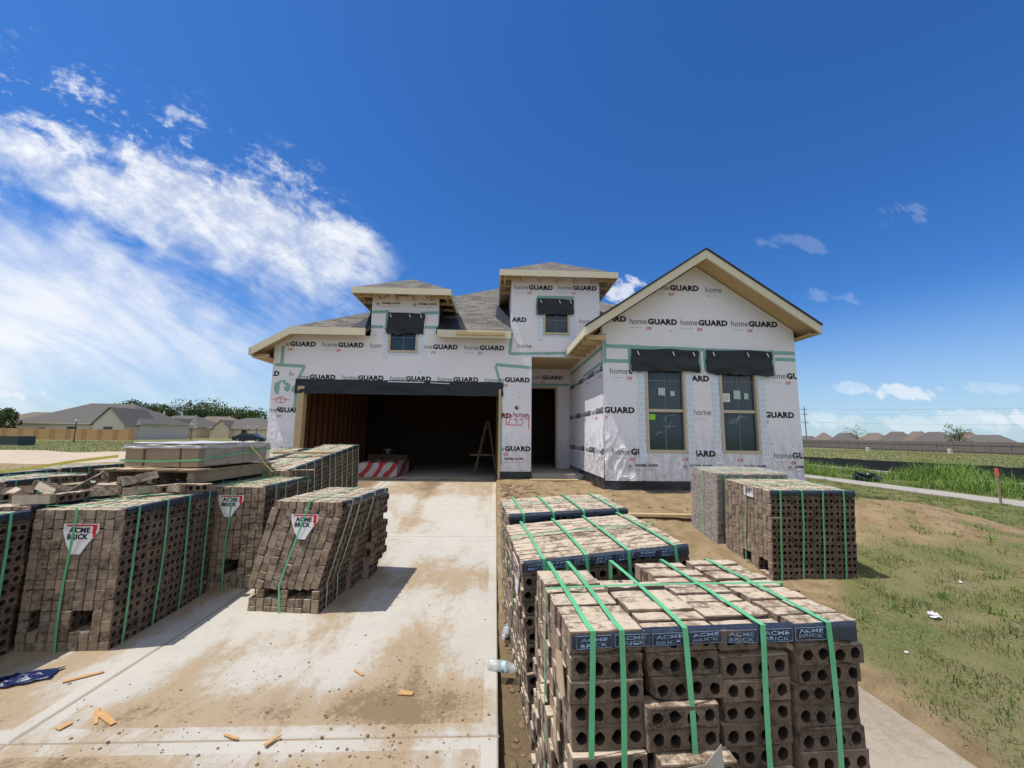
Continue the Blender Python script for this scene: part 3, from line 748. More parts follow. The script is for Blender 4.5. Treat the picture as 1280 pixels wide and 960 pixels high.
    for rect,seed in (((-2.64,-1.76,3.90,4.42),2.),((.98,1.87,4.47,4.87),3.),((2.66,4.02,2.80,3.24),4.),((4.18,5.52,2.76,3.25),5.)):
        t=MB(); Y=YF if rect[2]>3.5 else YW; drape(t,*rect,Y-.026,M['black_felt'],seed,.055,.05,44,8); fl=part(t,'window_flap')
        t=MB()
        for q in range(3):
            x=lerp(rect[0],rect[1],(.08,.6,.9)[q]); tape(t,[(x,rect[3]-.05),(x+.03,rect[3]-.13)],Y-.085,M['white_tag'],.018)
        split(t,'tape_strip',fl)
    window(DW,YF); window(TW,YF)
    window(W1,YW,stickers=((3.2,2.33,.14,.15,M['teal_sticker']),(3.44,2.32,.09,.1,M['teal_sticker']),(2.985,1.87-.02,.14,.11,M['lime'])))
    window(W2,YW,stickers=((4.49,2.22,.15,.17,M['white_paper']),(4.72,2.28,.14,.17,M['teal_sticker']),(4.93,2.28,.09,.12,M['teal_sticker'])))
    # --- tower over the porch
    mb=MB(); cells(mb,'y',[.34,1.13,1.78,2.53],[3.42,3.97,4.85,5.44],YF,YF+.14,W,lambda u,v:inr(u,v,TW))
    mb.box(.34,.44,YF+.14,13,3.6,5.55,W); mb.box(2.43,2.53,YF+.14,13,3.6,5.55,W)
    wall=part(mb,'tower_wall'); t=MB(); rg=[(.36,2.51,3.45,5.45)]
    wrap_mark(t,.40,5.10,f,rg); wrap_mark(t,1.50,5.12,f,rg); wrap_mark(t,-.25,4.27,f,[(.36,.98,3.9,4.6)]); wrap_mark(t,2.02,4.27,f,rg,'h'); wrap_mark(t,.5,3.62,f,rg,'h')
    part(t,'wrap_lettering',wall)
    t=MB(); tape(t,[(.36,4.0),(.31,3.47),(2.08,3.53)],Yt-.001,M['tape'],.07)
    tape(t,[(.97,4.92),(1.9,4.92)],Yt,M['tape'],.07); tape(t,[(.98,4.9),(.97,4.45)],Yt-.001,M['tape'],.06); tape(t,[(1.87,4.9),(1.87,4.45)],Yt-.001,M['tape'],.06); split(t,'seam_tape',wall)
    t=MB(); tape(t,[(1.06,4.5),(1.06,3.8)],Yt-.002,M['flash'],.13); tape(t,[(1.86,4.5),(1.86,3.85)],Yt-.002,M['flash'],.13); tape(t,[(1.12,3.93),(1.8,3.93)],Yt-.002,M['flash'],.07); split(t,'flashing_tape',wall)
    # --- wing front, gable and side
    mb=MB(); cells(mb,'y',[2.1,W1[0],W1[1],W2[0],W2[1],6.03],[.73,1.22,3.05,3.25],YW,YW+.14,W,lambda u,v:inr(u,v,W1) or inr(u,v,W2))
    mb.prism([(2.1,3.25),(6.03,3.25),(6.03,3.70),(4.06,5.01),(2.1,3.70)],'y',YW,YW+.14,W)
    wall=part(mb,'gable_wall'); t=MB(); f=fy(YW)
    gr=[(2.12,6.0,3.3,5.0)]; wrap_mark(t,3.14,4.48,f,gr); wrap_mark(t,4.24,4.46,f,gr,'h')
    for x in (2.66,3.70,4.74): wrap_mark(t,x,3.76+.0*(x-2.6),f,gr)
    wrap_mark(t,1.62,3.80,f,[(2.30,2.7,3.5,4.0)],'G')
    rc=[(2.12,2.68,.8,3.0),(4.05,4.15,.8,3.2),(5.30,6.02,.8,3.2)]
    wrap_mark(t,2.24,2.74,f,[(2.12,2.68,2.5,3.0)]); wrap_mark(t,3.26,2.62,f,[(3.88,4.25,2.5,2.78)]); wrap_mark(t,5.45,2.70,f,[(5.52,6.02,2.4,3.0)])
    wrap_mark(t,1.74,1.97,f,[(2.12,2.78,1.7,2.3)],'G'); wrap_mark(t,3.88,1.95,f,[(3.86,4.28,1.7,2.3)],'h'); wrap_mark(t,4.94,1.92,f,[(5.31,6.02,1.6,2.3)],'G')
    wrap_mark(t,2.25,1.17,f,[(2.12,2.78,.9,1.4)]); wrap_mark(t,3.30,1.15,f,[(3.86,4.28,.9,1.4)],'G'); wrap_mark(t,5.44,1.13,f,[(5.31,6.02,.9,1.4)])
    for x in (2.55,3.62,4.68,5.70): web_mark(t,x,.93,f,[(2.12,6.02,.8,1.2)])
    for x in (3.62,4.7): text2d(t,'OX',x,1.06,.12,.06,M['red_print'],f,.03,.3)
    part(t,'wrap_lettering',wall)
    t=MB(); Yt=YW-.003
    tape(t,[(2.14,3.55),(2.14,2.95)],Yt-.001,M['tape'],.06); tape(t,[(2.15,3.30),(6.02,3.22)],Yt,M['tape'],.075); tape(t,[(2.15,3.0),(2.68,3.0)],Yt-.0015,M['tape'],.07); tape(t,[(5.6,3.10),(6.02,3.09)],Yt-.0015,M['tape'],.07)
    for r in ((2.64,4.04),(4.16,5.54)):
        tape(t,[(r[0],3.28),(r[0]+.02,2.82)],Yt-.002,M['tape'],.08); tape(t,[(r[1],3.28),(r[1],2.78)],Yt-.002,M['tape'],.08)
    split(t,'seam_tape',wall)
    t=MB()
    for r in (W1,W2):
        tape(t,[(r[0]-.08,2.9),(r[0]-.08,1.0)],Yt-.0025,M['flash'],.15); tape(t,[(r[1]+.08,2.9),(r[1]+.08,1.0)],Yt-.0025,M['flash'],.15)
    split(t,'flashing_tape',wall)
    mb=MB(); mb.box(2.1,2.22,YW+.14,11.3,.73,3.62,W); mb.box(5.91,6.03,YW+.14,20,.5,3.65,W); sheet(mb,'x',YW,11.28,.72,3.6,2.1,W)
    wall=part(mb,'side_wall'); t=MB(); fx=lambda u,v:(2.0955-wr(9.5-u,v,2.1),9.5-u,v); 
    rs=[(-1.75,1.78,.8,3.4)]
    for z,o_ in ((2.80,.0),(1.97,-.35),(1.17,.05)):
        for k in range(-2,3): wrap_mark(t,o_+1.05*k+.15,z,fx,rs)
    part(t,'wrap_lettering',wall)
    t=MB(); tape(t,[(7.72,3.28),(11.2,3.24)],2.0965,M['tape'],.075,'x'); tape(t,[(7.72,2.97),(9.5,2.95)],2.0965,M['tape'],.06,'x'); tape(t,[(7.74,3.4),(7.74,2.9)],2.0955,M['tape'],.06,'x'); split(t,'seam_tape',wall)
    # --- porch recess
    mb=MB(); cells(mb,'y',[.85,.90,1.76,2.1],[.62,2.92,3.42],11.3,11.44,W,lambda u,v:inr(u,v,(.90,1.76,0,2.92))); mb.box(.73,.85,YF+.14,11.44,.62,3.42,W)
    wall=part(mb,'porch_wall'); t=MB(); f=fy(11.3); wrap_mark(t,.95,3.12,f,[(.87,2.08,2.95,3.4)]); part(t,'wrap_lettering',wall)
    t=MB(); tape(t,[(.88,2.97),(2.08,2.97)],11.296,M['tape'],.07); split(t,'seam_tape',wall)
    mb=MB(); mb.box(.85,2.1,YF+.14,11.3,3.42,3.5,M['lumber']); part(mb,'porch_ceiling')
    mb=MB(); mb.box(.12,2.1,9.56,13.5,.3,.62,M['path_concrete']); part(mb,'porch_floor')
    mb=MB()
    for a,b,c,d in ((.90,.95,.62,2.92),(1.70,1.76,.62,2.92),(.95,1.70,2.86,2.92)): mb.box(a,b,11.27,11.46,c,d,M['trim'])
    part(mb,'door_frame')
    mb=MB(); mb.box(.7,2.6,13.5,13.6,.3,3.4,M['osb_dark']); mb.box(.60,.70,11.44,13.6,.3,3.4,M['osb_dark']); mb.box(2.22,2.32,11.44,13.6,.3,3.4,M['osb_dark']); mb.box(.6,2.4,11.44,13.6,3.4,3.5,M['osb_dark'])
    part(mb,'hallway')
    # --- garage interior
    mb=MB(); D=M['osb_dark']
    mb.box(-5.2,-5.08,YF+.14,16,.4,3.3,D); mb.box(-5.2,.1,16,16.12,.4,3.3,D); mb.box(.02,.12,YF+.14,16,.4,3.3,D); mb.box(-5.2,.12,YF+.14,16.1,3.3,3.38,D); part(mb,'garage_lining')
    mb=MB(); mb.box(-5.08,.85,9.372,16,.2,.452,M['path_concrete']); part(mb,'garage_floor')
    for k in range(16):
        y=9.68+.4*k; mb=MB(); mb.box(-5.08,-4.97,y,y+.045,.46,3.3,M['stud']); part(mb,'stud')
    mb=MB(); L=M['lumber']; mb.box(-4.62,-4.47,9.46,9.64,.46,2.6,L); part(mb,'jamb'); mb=MB(); mb.box(.07,.12,9.46,9.64,.46,2.6,L); part(mb,'jamb')
    # outer side and rear walls
    mb=MB(); mb.box(-5.25,-5.2,YF+.14,20,.6,3.55,W); mb.box(-5.25,6.03,20,20.12,.5,3.5,W); part(mb,'outer_wall')
    # --- foundation
    mb=MB(); mb.box(2.13,6.0,YW+.03,20,.1,.725,M['path_concrete']); mb.box(.15,.82,YF+.03,9.8,.1,.725,M['path_concrete']); mb.box(-5.22,-4.66,YF+.03,9.8,.1,.725,M['path_concrete']); mb.box(-5.22,-5.1,9.8,20,.1,.6,M['path_concrete'])
    fo=part(mb,'foundation')
    mb=MB(); plastic_band(mb,(2.08,YW+.02),(6.02,YW+.02),.46,.74,1,(0,-1)); plastic_band(mb,(2.12,10.2),(2.12,YW+.02),.46,.74,2,(-1,0)); plastic_band(mb,(.13,YF+.02),(.84,YF+.02),.42,.745,3,(0,-1)); plastic_band(mb,(.83,YF),(.83,YF+.5),.5,.745,4,(1,0)); plastic_band(mb,(-5.24,YF+.02),(-4.64,YF+.02),.38,.8,5,(0,-1))
    split(mb,'foundation_plastic',fo,smooth=True)

def plane_uv(pts):
    P=[Vector(p) for p in pts]; n=(P[1]-P[0]).cross(P[2]-P[0]).normalized()
    u=Vector((0,0,1)).cross(n).normalized(); v=n.cross(u); return [(p.dot(u),p.dot(v)) for p in P]
def slope(mb, pts, th=.11, top=None, bot=None):
    top=top or M['shingle']; bot=bot or M['lumber']
    mb.face(pts,top,plane_uv(pts)); lo=[(p[0],p[1],p[2]-th) for p in pts]
    mb.face(lo[::-1],bot)
    n=len(pts)
    for i in range(n):
        a,b=i,(i+1)%n; mb.face([pts[b],pts[a],lo[a],lo[b]],M['drip'])
def build_roofs():
    F=M['fascia']
    P1=(.42,14.37,7.05); P2=(1.3,14.37,7.05)
    zf=lambda Y: 3.948+.6*(Y-9.2)
    mb=MB()
    slope(mb,[(-5.6,9.2,3.438),(-4.75,9.2,3.948),P1,(.42,14.37,7.05),(-5.6,20.42,3.438)][:3]+[(-5.6,20.42,3.438)])
    slope(mb,[(-4.75,9.2,zf(9.2)),(-3.03,9.2,zf(9.2)),(-3.03,9.6,zf(9.6)),(-4.35,9.6,zf(9.6))])
    slope(mb,[(-1.43,9.2,zf(9.2)),(.33,9.2,zf(9.2)),(.33,9.6,zf(9.6)),(-1.43,9.6,zf(9.6))])
    slope(mb,[(-4.35,9.6,zf(9.6)),(6.07,9.6,zf(9.6)),P2,P1])
    slope(mb,[(6.47,9.2,zf(9.2)),(6.6,20.4,3.87),P2]); slope(mb,[(6.6,20.4,3.87),(-5.6,20.42,3.438),P1,P2])
    main=part(mb,'main_roof')
    mb=MB(); y0,y1=9.16,9.198
    mb.box(-4.75,-3.05,y0,y1,3.77,3.945,F); mb.box(-1.40,.33,y0,y1,3.77,3.945,F)
    mb.prism([(-5.61,3.255),(-4.75,3.77),(-4.75,3.945),(-5.61,3.43)],'y',y0,y1,F); mb.box(-5.64,-5.602,y0,20.4,3.26,3.43,F)
    part(mb,'fascia',main)
    mb=MB(); mb.box(-.95,.18,9.12,9.158,3.83,3.90,M['lumber']); part(mb,'nailed_board',main)
    mb=MB()
    for k in range(28): mb.mark(); mb.box(-5.59,-5.26,9.3+.4*k,9.34+.4*k,3.24,3.31,M['lumber'])
    mb.mark(); mb.box(-5.59,-5.25,9.22,20,3.21,3.235,M['lumber']); split(mb,'soffit',main)
    e=.008; zq=lambda Y: zf(Y)+e
    mb=MB(); mb.face([(-1.43,9.2,zq(9.2)),(-.85,9.2,zq(9.2)),(-1.02,10.1,zq(10.1)),(-1.43,10.1,zq(10.1))],M['black_felt']); mb.mark(); mb.face([(-3.42,9.25,zq(9.25)),(-3.03,9.2,zq(9.2)),(-3.03,10.1,zq(10.1)),(-3.3,10.1,zq(10.1))],M['black_felt']); mb.mark(); mb.face([(-.05,10.3,zq(10.3)),(.34,9.4,zq(9.4)),(.34,11.5,zq(11.5)),(-.02,11.5,zq(11.5))],M['black_felt'])
    split(mb,'roof_underlay',main)
    mb=MB(); D=M['black_felt']; mb.box(-3.03,-2.95,9.64,11.2,3.95,4.98,D); mb.mark(); mb.box(-1.51,-1.43,9.64,11.2,3.95,4.98,D); split(mb,'dormer_cheek')
    def hip(name,x0,x1,yf,z,s,th=.1):
        h=(x1-x0)/2; cx=(x0+x1)/2; ap=(cx,yf+h,z+s*h); yb=9.2+(z-3.948)/.6+.05; yr=9.2+(ap[2]-3.948)/.6+.05
        mb=MB(); slope(mb,[(x0,yf,z),(x1,yf,z),ap],th); slope(mb,[ap,(cx,yr,ap[2]),(x0,yb,z),(x0,yf,z)],th); slope(mb,[(x1,yf,z),(x1,yb,z),(cx,yr,ap[2]),ap],th)
        r=part(mb,name)
        mb=MB(); mb.box(x0-.03,x1+.03,yf-.036,yf-.001,z-.15,z-.004,F); mb.box(x0-.036,x0-.001,yf,yb,z-.15,z-.004,F); mb.box(x1+.001,x1+.036,yf,yb,z-.15,z-.004,F)
        part(mb,'fascia',r)
        mb=MB(); n=int((x1-x0)/.42)
        for k in range(n+1):
            x=lerp(x0+.08,x1-.12,k/n); mb.mark(); mb.box(x,x+.04,yf+.01,yf+.6,z-.16,z-.10,M['lumber'])
        for k in range(3):
            y=yf+.15+.5*k
            mb.mark(); mb.box(x0,x0+.5,y,y+.04,z-.17,z-.105,M['lumber']); mb.mark(); mb.box(x1-.5,x1,y,y+.04,z-.17,z-.105,M['lumber'])
        split(mb,'rafter_tail',r)
    hip('dormer_roof',-3.36,-1.12,9.1,4.90,.60); hip('tower_roof',.07,2.87,9.15,5.45,.62)
    # gable roof of the wing
    zg=lambda X: 5.17-.67*abs(X-4.06); XL,XM,XR=1.70,4.06,6.24; Y0=7.3
    mb=MB()
    slope(mb,[(XL,Y0,zg(XL)),(XM,Y0,zg(XM)),(XM,9.49,zg(XM)),(XL,9.49,zg(XL))][::-1],.13)
    slope(mb,[(2.6,9.49,zg(2.6)),(XM,9.49,zg(XM)),(XM,14,zg(XM)),(2.6,14,zg(2.6))][::-1],.13)
    slope(mb,[(XM,Y0,zg(XM)),(XR,Y0,zg(XR)),(XR,14,zg(XR)),(XM,14,zg(XM))][::-1],.13)
    r=part(mb,'gable_roof',recalc=False)
    mb=MB(); t=.17
    mb.prism([(XL-.02,zg(XL)-.02-t),(XM,zg(XM)-.005-t),(XM,zg(XM)-.005),(XL-.02,zg(XL)-.02)],'y',Y0-.04,Y0-.001,F)
    mb.prism([(XM,zg(XM)-.005-t),(XR+.02,zg(XR)-.02-t),(XR+.02,zg(XR)-.02),(XM,zg(XM)-.005)],'y',Y0-.04,Y0-.001,F)
    mb.box(XL-.036,XL-.001,Y0,9.45,zg(XL)-.17,zg(XL)-.02,F); mb.box(XR+.001,XR+.036,Y0,14,zg(XR)-.17,zg(XR)-.02,F)
    part(mb,'fascia',r)
    mb=MB(); u=.032
    for xa,xb in ((XL-.03,XM),(XM,XR+.03)):
        mb.prism([(xa,zg(xa)+.002),(xb,zg(xb)+.002),(xb,zg(xb)+.002+u),(xa,zg(xa)+.002+u)],'y',Y0-.06,Y0+.05,M['drip'])
    part(mb,'drip_edge',r)
    mb=MB()
    for k in range(5): y=7.4+.42*k; mb.mark(); mb.box(XL+.02,2.09,y,y+.04,zg(XL)-.24,zg(XL)-.15,M['lumber'])
    mb.mark(); mb.box(6.04,XR,7.32,13,zg(XR)-.19,zg(XR)-.172,M['lumber']); split(mb,'soffit',r)
build_house(); build_roofs()

# ------------------------------------------------------------------ bricks and strapped stacks
BL,BT,BH = .2500,.0690,.0685
def brick_proto(seed, ring=11, solid_back=False):
    rs = random.Random(seed); b = bmesh.new(); c=.0036
    def outer(ins, y, j):
        pts=[]
        for (x0,z0,x1,z1,n) in ((ins,ins,BL-ins,ins,6),(BL-ins,ins,BL-ins,BH-ins,2),(BL-ins,BH-ins,ins,BH-ins,6),(ins,BH-ins,ins,ins,2)):
            for k in range(n):
                t=k/n; pts.append((lerp(x0,x1,t)+rs.uniform(-j,j),y+rs.uniform(-j,j)*.3,lerp(z0,z1,t)+rs.uniform(-j,j)))
        return pts
    rings=[outer(c,0,.0016),outer(0,c,.0012),outer(0,BT-c,.0012),outer(c,BT,.0016)]
    for q in range(rs.randint(1,4)):       # chipped arrises
        i=rs.randrange(16); ch=rs.uniform(.004,.011)
        for a in (0,1):
            x,y,z=rings[a][i]; rings[a][i]=(x+(BL/2-x)*ch*3.,y+(ch*.5 if a else 0),z+(BH/2-z)*ch*18)
    holes=[]
    for h in range(4):
        cx=BL*(.135+.243*h)+rs.uniform(-.002,.002); cz=BH/2+rs.uniform(-.003,.003); r=.0200*rs.uniform(.92,1.08); ph=rs.random()*6
        holes.append([(cx+r*math.cos(ph-a)*rs.uniform(.84,1.10),0,cz+r*math.sin(ph-a)*rs.uniform(.84,1.10)) for a in np.linspace(0,2*math.pi,ring,endpoint=False)])
    V=[];F=[];MT=[]
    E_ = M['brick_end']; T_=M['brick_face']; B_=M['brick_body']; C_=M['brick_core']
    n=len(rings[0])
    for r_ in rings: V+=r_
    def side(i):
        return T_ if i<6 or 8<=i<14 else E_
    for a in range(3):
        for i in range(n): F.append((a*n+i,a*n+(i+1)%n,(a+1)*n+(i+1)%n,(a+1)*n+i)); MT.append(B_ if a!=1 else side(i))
    # filled face with holes
    def fill(y, flip, loops):
        b=bmesh.new(); es=[]; idx={}
        for lp in loops:
            vv=[]
            for gi,(x,z) in lp:
                v=b.verts.new((x,z,0)); idx[v]=gi; vv.append(v)
            for k in range(len(vv)): es.append(b.edges.new((vv[k],vv[(k+1)%len(vv)])))
        bmesh.ops.triangle_fill(b,use_beauty=True,use_dissolve=False,edges=es)
        for f in b.faces:
            q=[v for v in f.verts]; ar=(q[1].co.x-q[0].co.x)*(q[2].co.y-q[0].co.y)-(q[2].co.x-q[0].co.x)*(q[1].co.y-q[0].co.y)
            ids=[idx[v] for v in q]
            if ar<0: ids=ids[::-1]
            # (x,z) ccw seen from -y is x right z up -> normal -y
            F.append(tuple(ids) if not flip else tuple(ids[::-1])); MT.append(B_)
        b.free()
    h0=len(V)
    for hl in holes: V+=hl
    depth = BT
    h1=len(V)
    for hl in holes: V+=[(x,depth,z) for x,_,z in hl]
    fill(0,False,[[(i,(V[i][0],V[i][2])) for i in range(n)]]+[[(h0+q*ring+i,(V[h0+q*ring+i][0],V[h0+q*ring+i][2])) for i in range(ring)] for q in range(4)])
    fill(BT,True,[[(3*n+i,(V[3*n+i][0],V[3*n+i][2])) for i in range(n)]]+[[(h1+q*ring+i,(V[h1+q*ring+i][0],V[h1+q*ring+i][2])) for i in range(ring)] for q in range(4)])
    for q in range(4):
        for i in range(ring):
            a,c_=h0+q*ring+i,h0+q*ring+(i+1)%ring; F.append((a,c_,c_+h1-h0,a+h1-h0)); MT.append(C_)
    return V,F,MT
PROTO=[brick_proto(100+k,13) for k in range(5)]; PROTO_LO=[brick_proto(200+k,7) for k in range(3)]
def proto_mesh(p):
    mb=MB(); mb.raw(*p); o=mb.build('brick',recalc=True); me=o.data; bpy.data.objects.remove(o); return me
BRICK_MESH=[proto_mesh(p) for p in PROTO]
PX,PY,PZ=.2550,.0718,.0716
def pack(label, loc, yaw, nj=9, tilt=0., roll=0., voids=(), parts=True, tagkind=None, tag_at=(.5,.93), film=True, prnt=False, strapmat=None, mod=None, skip=(), ni=4, nk=14, jit=.0035, seed=1, group='strapped stacks of cored bricks', straps=None, px=PX, bulge=.012, drop=.048, lap=.05):
    rs=random.Random(seed); D=nj*PY; H=nk*PZ; Wd=ni*px
    root=thing('brick_stack',loc,label,'brick stack',group,(tilt,roll,yaw))
    MW=Matrix.Translation(loc)@Euler((tilt,roll,yaw)).to_matrix().to_4x4()
    cam=CAM_LOC; items=[]
    void=set(voids)
    def solid(i,j,k):
        return 0<=i<ni and 0<=j<nj and 0<=k<nk and (j,k) not in void and (i,j,k) not in skip
    shift=[rs.uniform(-.5,.5)*.012 for _ in range(ni*3)]
    for i in range(ni):
        for j in range(nj):
            for k in range(nk):
                if not solid(i,j,k): continue
                nb=[(i-1,j,k),(i+1,j,k),(i,j-1,k),(i,j+1,k),(i,j,k-1),(i,j,k+1)]
                ex=[not solid(*q) for q in nb]
                if k==0: ex[4]=False
                if not any(ex): continue
                pos=[i*px+(px-BL)/2+rs.uniform(-jit,jit),j*PY+rs.uniform(-jit,jit)*.4+(shift[(i*3+k//5)%len(shift)]+(rs.uniform(-.016,.006) if rs.random()<.12 else 0))*(j==0),k*PZ+rs.uniform(-jit,jit)*.25]
                rot=[rs.uniform(-.012,.012),rs.uniform(-.008,.008),rs.uniform(-.018,.018)]
                if mod: pos,rot=mod(i,j,k,pos,rot,rs)
                L=Matrix.Translation(pos)@Euler(rot).to_matrix().to_4x4()
                c=MW@L@Vector((BL/2,BT/2,BH/2)); d=cam-c; r2=d.length_squared; d.normalize(); R3=(MW@L).to_3x3()
                sc=0
                for q,(nrm,ar) in enumerate((((-1,0,0),BT*BH),((1,0,0),BT*BH),((0,-1,0),BL*BH),((0,1,0),BL*BH),((0,0,-1),BL*BT),((0,0,1),BL*BT))):
                    if ex[q]: sc+=ar*max(0,(R3@Vector(nrm)).dot(d))
                items.append((sc/r2,L,rs.randrange(100)))
    items.sort(key=lambda t:-t[0])
    npart=100 if parts else 0
    for sc,L,q in items[:npart]:
        o=link('brick',BRICK_MESH[q%len(BRICK_MESH)],root); o.matrix_basis=L
    mb=MB()
    for sc,L,q in items[npart:]:
        mb.raw(*(PROTO if parts else PROTO_LO)[q%(5 if parts else 3)],L)
    tag(mb.build('bricks',root),kind='stuff')
    # straps
    sm=strapmat or M['strap']; e=.0125
    yoff=(lambda z:0.) if mod is None or not hasattr(mod,'lean') else mod.lean
    Hh = H if not hasattr(mod,'height') else mod.height
    for i,sx in enumerate(straps if straps is not None else [(k+.5+rs.uniform(-.13,.13))*px for k in range(ni)]):
        mb=MB(); pts=[]; dx=rs.uniform(-.02,.02); bo=rs.uniform(.3,1)*bulge
        for t in np.linspace(0,1,9): z=lerp(.01,Hh+e,t); pts.append((sx+dx*(1-t)+.004*math.sin(7*t+sx*9),yoff(z)-e-.006-bo*math.sin(math.pi*min(1,t*1.0)),z))
        y1=yoff(Hh)
        for t in np.linspace(.05,1,6): pts.append((sx+dx*.3*math.sin(3*t),lerp(y1-e,y1+D+e,t),Hh+e+.004*math.sin(math.pi*t)))
        for t in np.linspace(.9,0,6): z=lerp(.01,Hh,t); pts.append((sx,yoff(z)+D+e,z))
        mb.ribbon(pts,(1,.0,0),.019,.0014,sm,True); mb.build('strap',root)
    mb=MB(); yc=D*rs.uniform(.47,.55); pts=[]
    for t in np.linspace(0,1,9): z=lerp(.008,Hh+e+.004,t); pts.append((-e-.006,yc+yoff(z)+.012*math.sin(5*t),z))
    for t in np.linspace(.08,1,8): pts.append((lerp(-e,Wd+e,t),yc+yoff(Hh)+.01*math.sin(4*t),Hh+e+.004))
    for t in np.linspace(.85,0,6): z=lerp(.008,Hh,t); pts.append((Wd+e,yc+yoff(z),z))
    mb.ribbon(pts,(0,1,0),.016,.0014,M['strap'],True); mb.build('strap',root)
    if film:
        def sec(x,s_):
            w=.0045*noise.noise((x*9,s_*20,seed)); dn=drop*(1+.55*noise.noise((x*3.6,seed,2))+.2*noise.noise((x*11,seed,5))); y0=yoff(Hh)
            if s_<.30: return (x,y0+lerp(lap,-.004,s_/.30)+w*.5,Hh+.0055+abs(w)*.6)
            t=(s_-.30)/.70; return (x,y0-.0095-abs(w)-.003*math.sin(3*t),Hh+.004-dn*t)
        mb=MB(); n=60; ss=[0,.1,.2,.29,.33,.45,.6,.75,.88,1]
        vs=[sec(lerp(.004,Wd-.004,i/n),s_) for s_ in ss for i in range(n+1)]
        fs=[(a*(n+1)+i,(a+1)*(n+1)+i,(a+1)*(n+1)+i+1,a*(n+1)+i+1) for a in range(len(ss)-1) for i in range(n)]
        mb.raw(vs,fs,[M['black_film']]*len(fs)); fo=mb.build('film_strip',root,smooth=True)
        if prnt:
            mb=MB(); x=.02; q=0
            def fm(u,v):
                p=sec(u,lerp(1,.36,v)); return (p[0],p[1]-.0022,p[2])
            while x+.125<Wd:
                fl=(q%3==1)
                bx=[(x,.08),(x+.118,.08),(x+.118,.92),(x,.92)]
                mb.tube([fm(*p) for p in bx+bx[:1]],.0009,M['blue_print'],4)
                text2d(mb,'ACME',x+.012,.54,.094,.26,M['blue_print'],fm,.02,0,None,False)
                text2d(mb,'BRICK',x+.012,.18,.094,.26,M['blue_print'],fm,.02,0,None,False)
                x+=.131; q+=1
            mb.build('film_lettering',fo)
    if tagkind:
        yc,zc=tag_at[0]*D,tag_at[1]; mb=MB()
        if tagkind=='shield': sh=[(-.125,0),(.125,0),(.125,-.055),(.05,-.16),(.02,-.215),(-.045,-.215),(-.085,-.15),(-.125,-.055)]; w=.125
        else: sh=[(-.085,0),(.085,0),(.085,-.115),(-.085,-.115)]; w=.085
        def tm(u,v): return (-.009-.003*math.cos(u*9)-.003*math.sin(v*22), yc+yoff(zc)*1.0-u, zc+v)
        mb.raw([tm(*p) for p in sh]+[(tm(*p)[0]+.004,)+tuple(tm(*p)[1:]) for p in sh],[tuple(range(len(sh)))]+[((i+1)%len(sh),i,i+len(sh),(i+1)%len(sh)+len(sh)) for i in range(len(sh))],[M['white_tag']]*(len(sh)+1))
        tg=mb.build('tag',root); mb=MB(); k=w/.125
        tf=lambda u,v:(tm(u,v)[0]-.0025,)+tuple(tm(u,v)[1:])
        text2d(mb,'ACME',-.082*k,-.060*k-.004,.150*k,.036*k+.004,M['black_ink'],tf,.05); text2d(mb,'BRICK',-.090*k,-.108*k-.002,.150*k,.036*k+.004,M['black_ink'],tf,.05)
        mb.raw([tf(*p) for p in ((-.10*k,-.004),(.115*k,-.004),(.115*k,-.016*k),(-.10*k,-.016*k))],[(0,1,2,3)],[M['red_ink']])
        mb.raw([tf(*p) for p in ((.085*k,-.012),(.115*k,-.012),(.105*k,-.10*k),(.08*k,-.085*k))],[(0,1,2,3)],[M['red_ink']])
        mb.build('tag_lettering',tg)
    return root
V1={(j,k) for k in (2,3) for j in (2,3,7)}; V2={(j,k) for k in (2,3) for j in (1,2,5,6)}
V3={(j,k) for k in (2,3) for j in (3,4,7)}
GRADE=math.atan(.09)
# left of the drive: hole faces look right (yaw 90), end faces look at the camera
pack('brick stack nearest on the left, cut by the photo edge, holed side in shade', (-3.44,2.20,-.10), R(90), voids=V1, seed=11)
pack('tall brick stack with white red tag and dark fork slots behind the leftmost stack', (-2.78,3.24,-.09), R(91), voids=V1, tagkind='shield', tag_at=(.45,.90), seed=12)
pack('brick stack with white tag between the tall tagged stack and the leaning stack', (-2.35,4.33,-.055), R(90), voids=V3, tagkind='shield', tag_at=(.52,.92), seed=13)
def lean():
    th=R(15.5); z3=3*PZ
    def mod(i,j,k,pos,rot,rs):
        if k<3:
            pos[1]-=(0,.01,.05,.13)[i]; return pos,rot
        kk=min(k,13)-3; gap=.022*(j in (3,6,8))+.004*j; t1=th*(1,.9,.6,.15)[i]; out=(math.sin(th)-math.sin(t1))*10*PZ
        y=j*PY*1.02-math.sin(t1)*kk*PZ+gap*.2*kk/5+.02-out; z=z3+math.cos(t1)*kk*PZ
        if k==13: return [pos[0],j*PY-math.sin(th)*10*PZ+.03,z3+math.cos(th)*10*PZ+.006],rot
        t2=t1+rs.uniform(-.015,.015)+.025*(j>6)
        if i==3 and j<2: y-=rs.uniform(0,.05); rot[2]+=rs.uniform(-.15,.05)
        return [pos[0]+rs.uniform(-.004,.004),y,z+rs.uniform(-.004,.004)],[rot[0]+t2,rot[1],rot[2]]
    mod.lean=lambda z: .0 if z<z3 else .02-math.tan(th)*(z-z3)
    mod.height=z3+math.cos(th)*10*PZ+PZ
    return mod
pack('leaning brick stack with crumpled tag, its rows slumped sideways on the open driveway', (-1.53,3.80,-.095), R(84), voids={(j,2) for j in (1,2,3,5,6)}|{(8,2)}, tagkind='shield', tag_at=(.52,.87), mod=lean(), strapmat=M['strap_pale'], seed=14, straps=[.11,.29,.62,.9])
pack('brick stack whose top carries most of the loose bricks, far left behind the nearest stack', (-3.50,3.27,-.075), R(90), parts=False, seed=15)
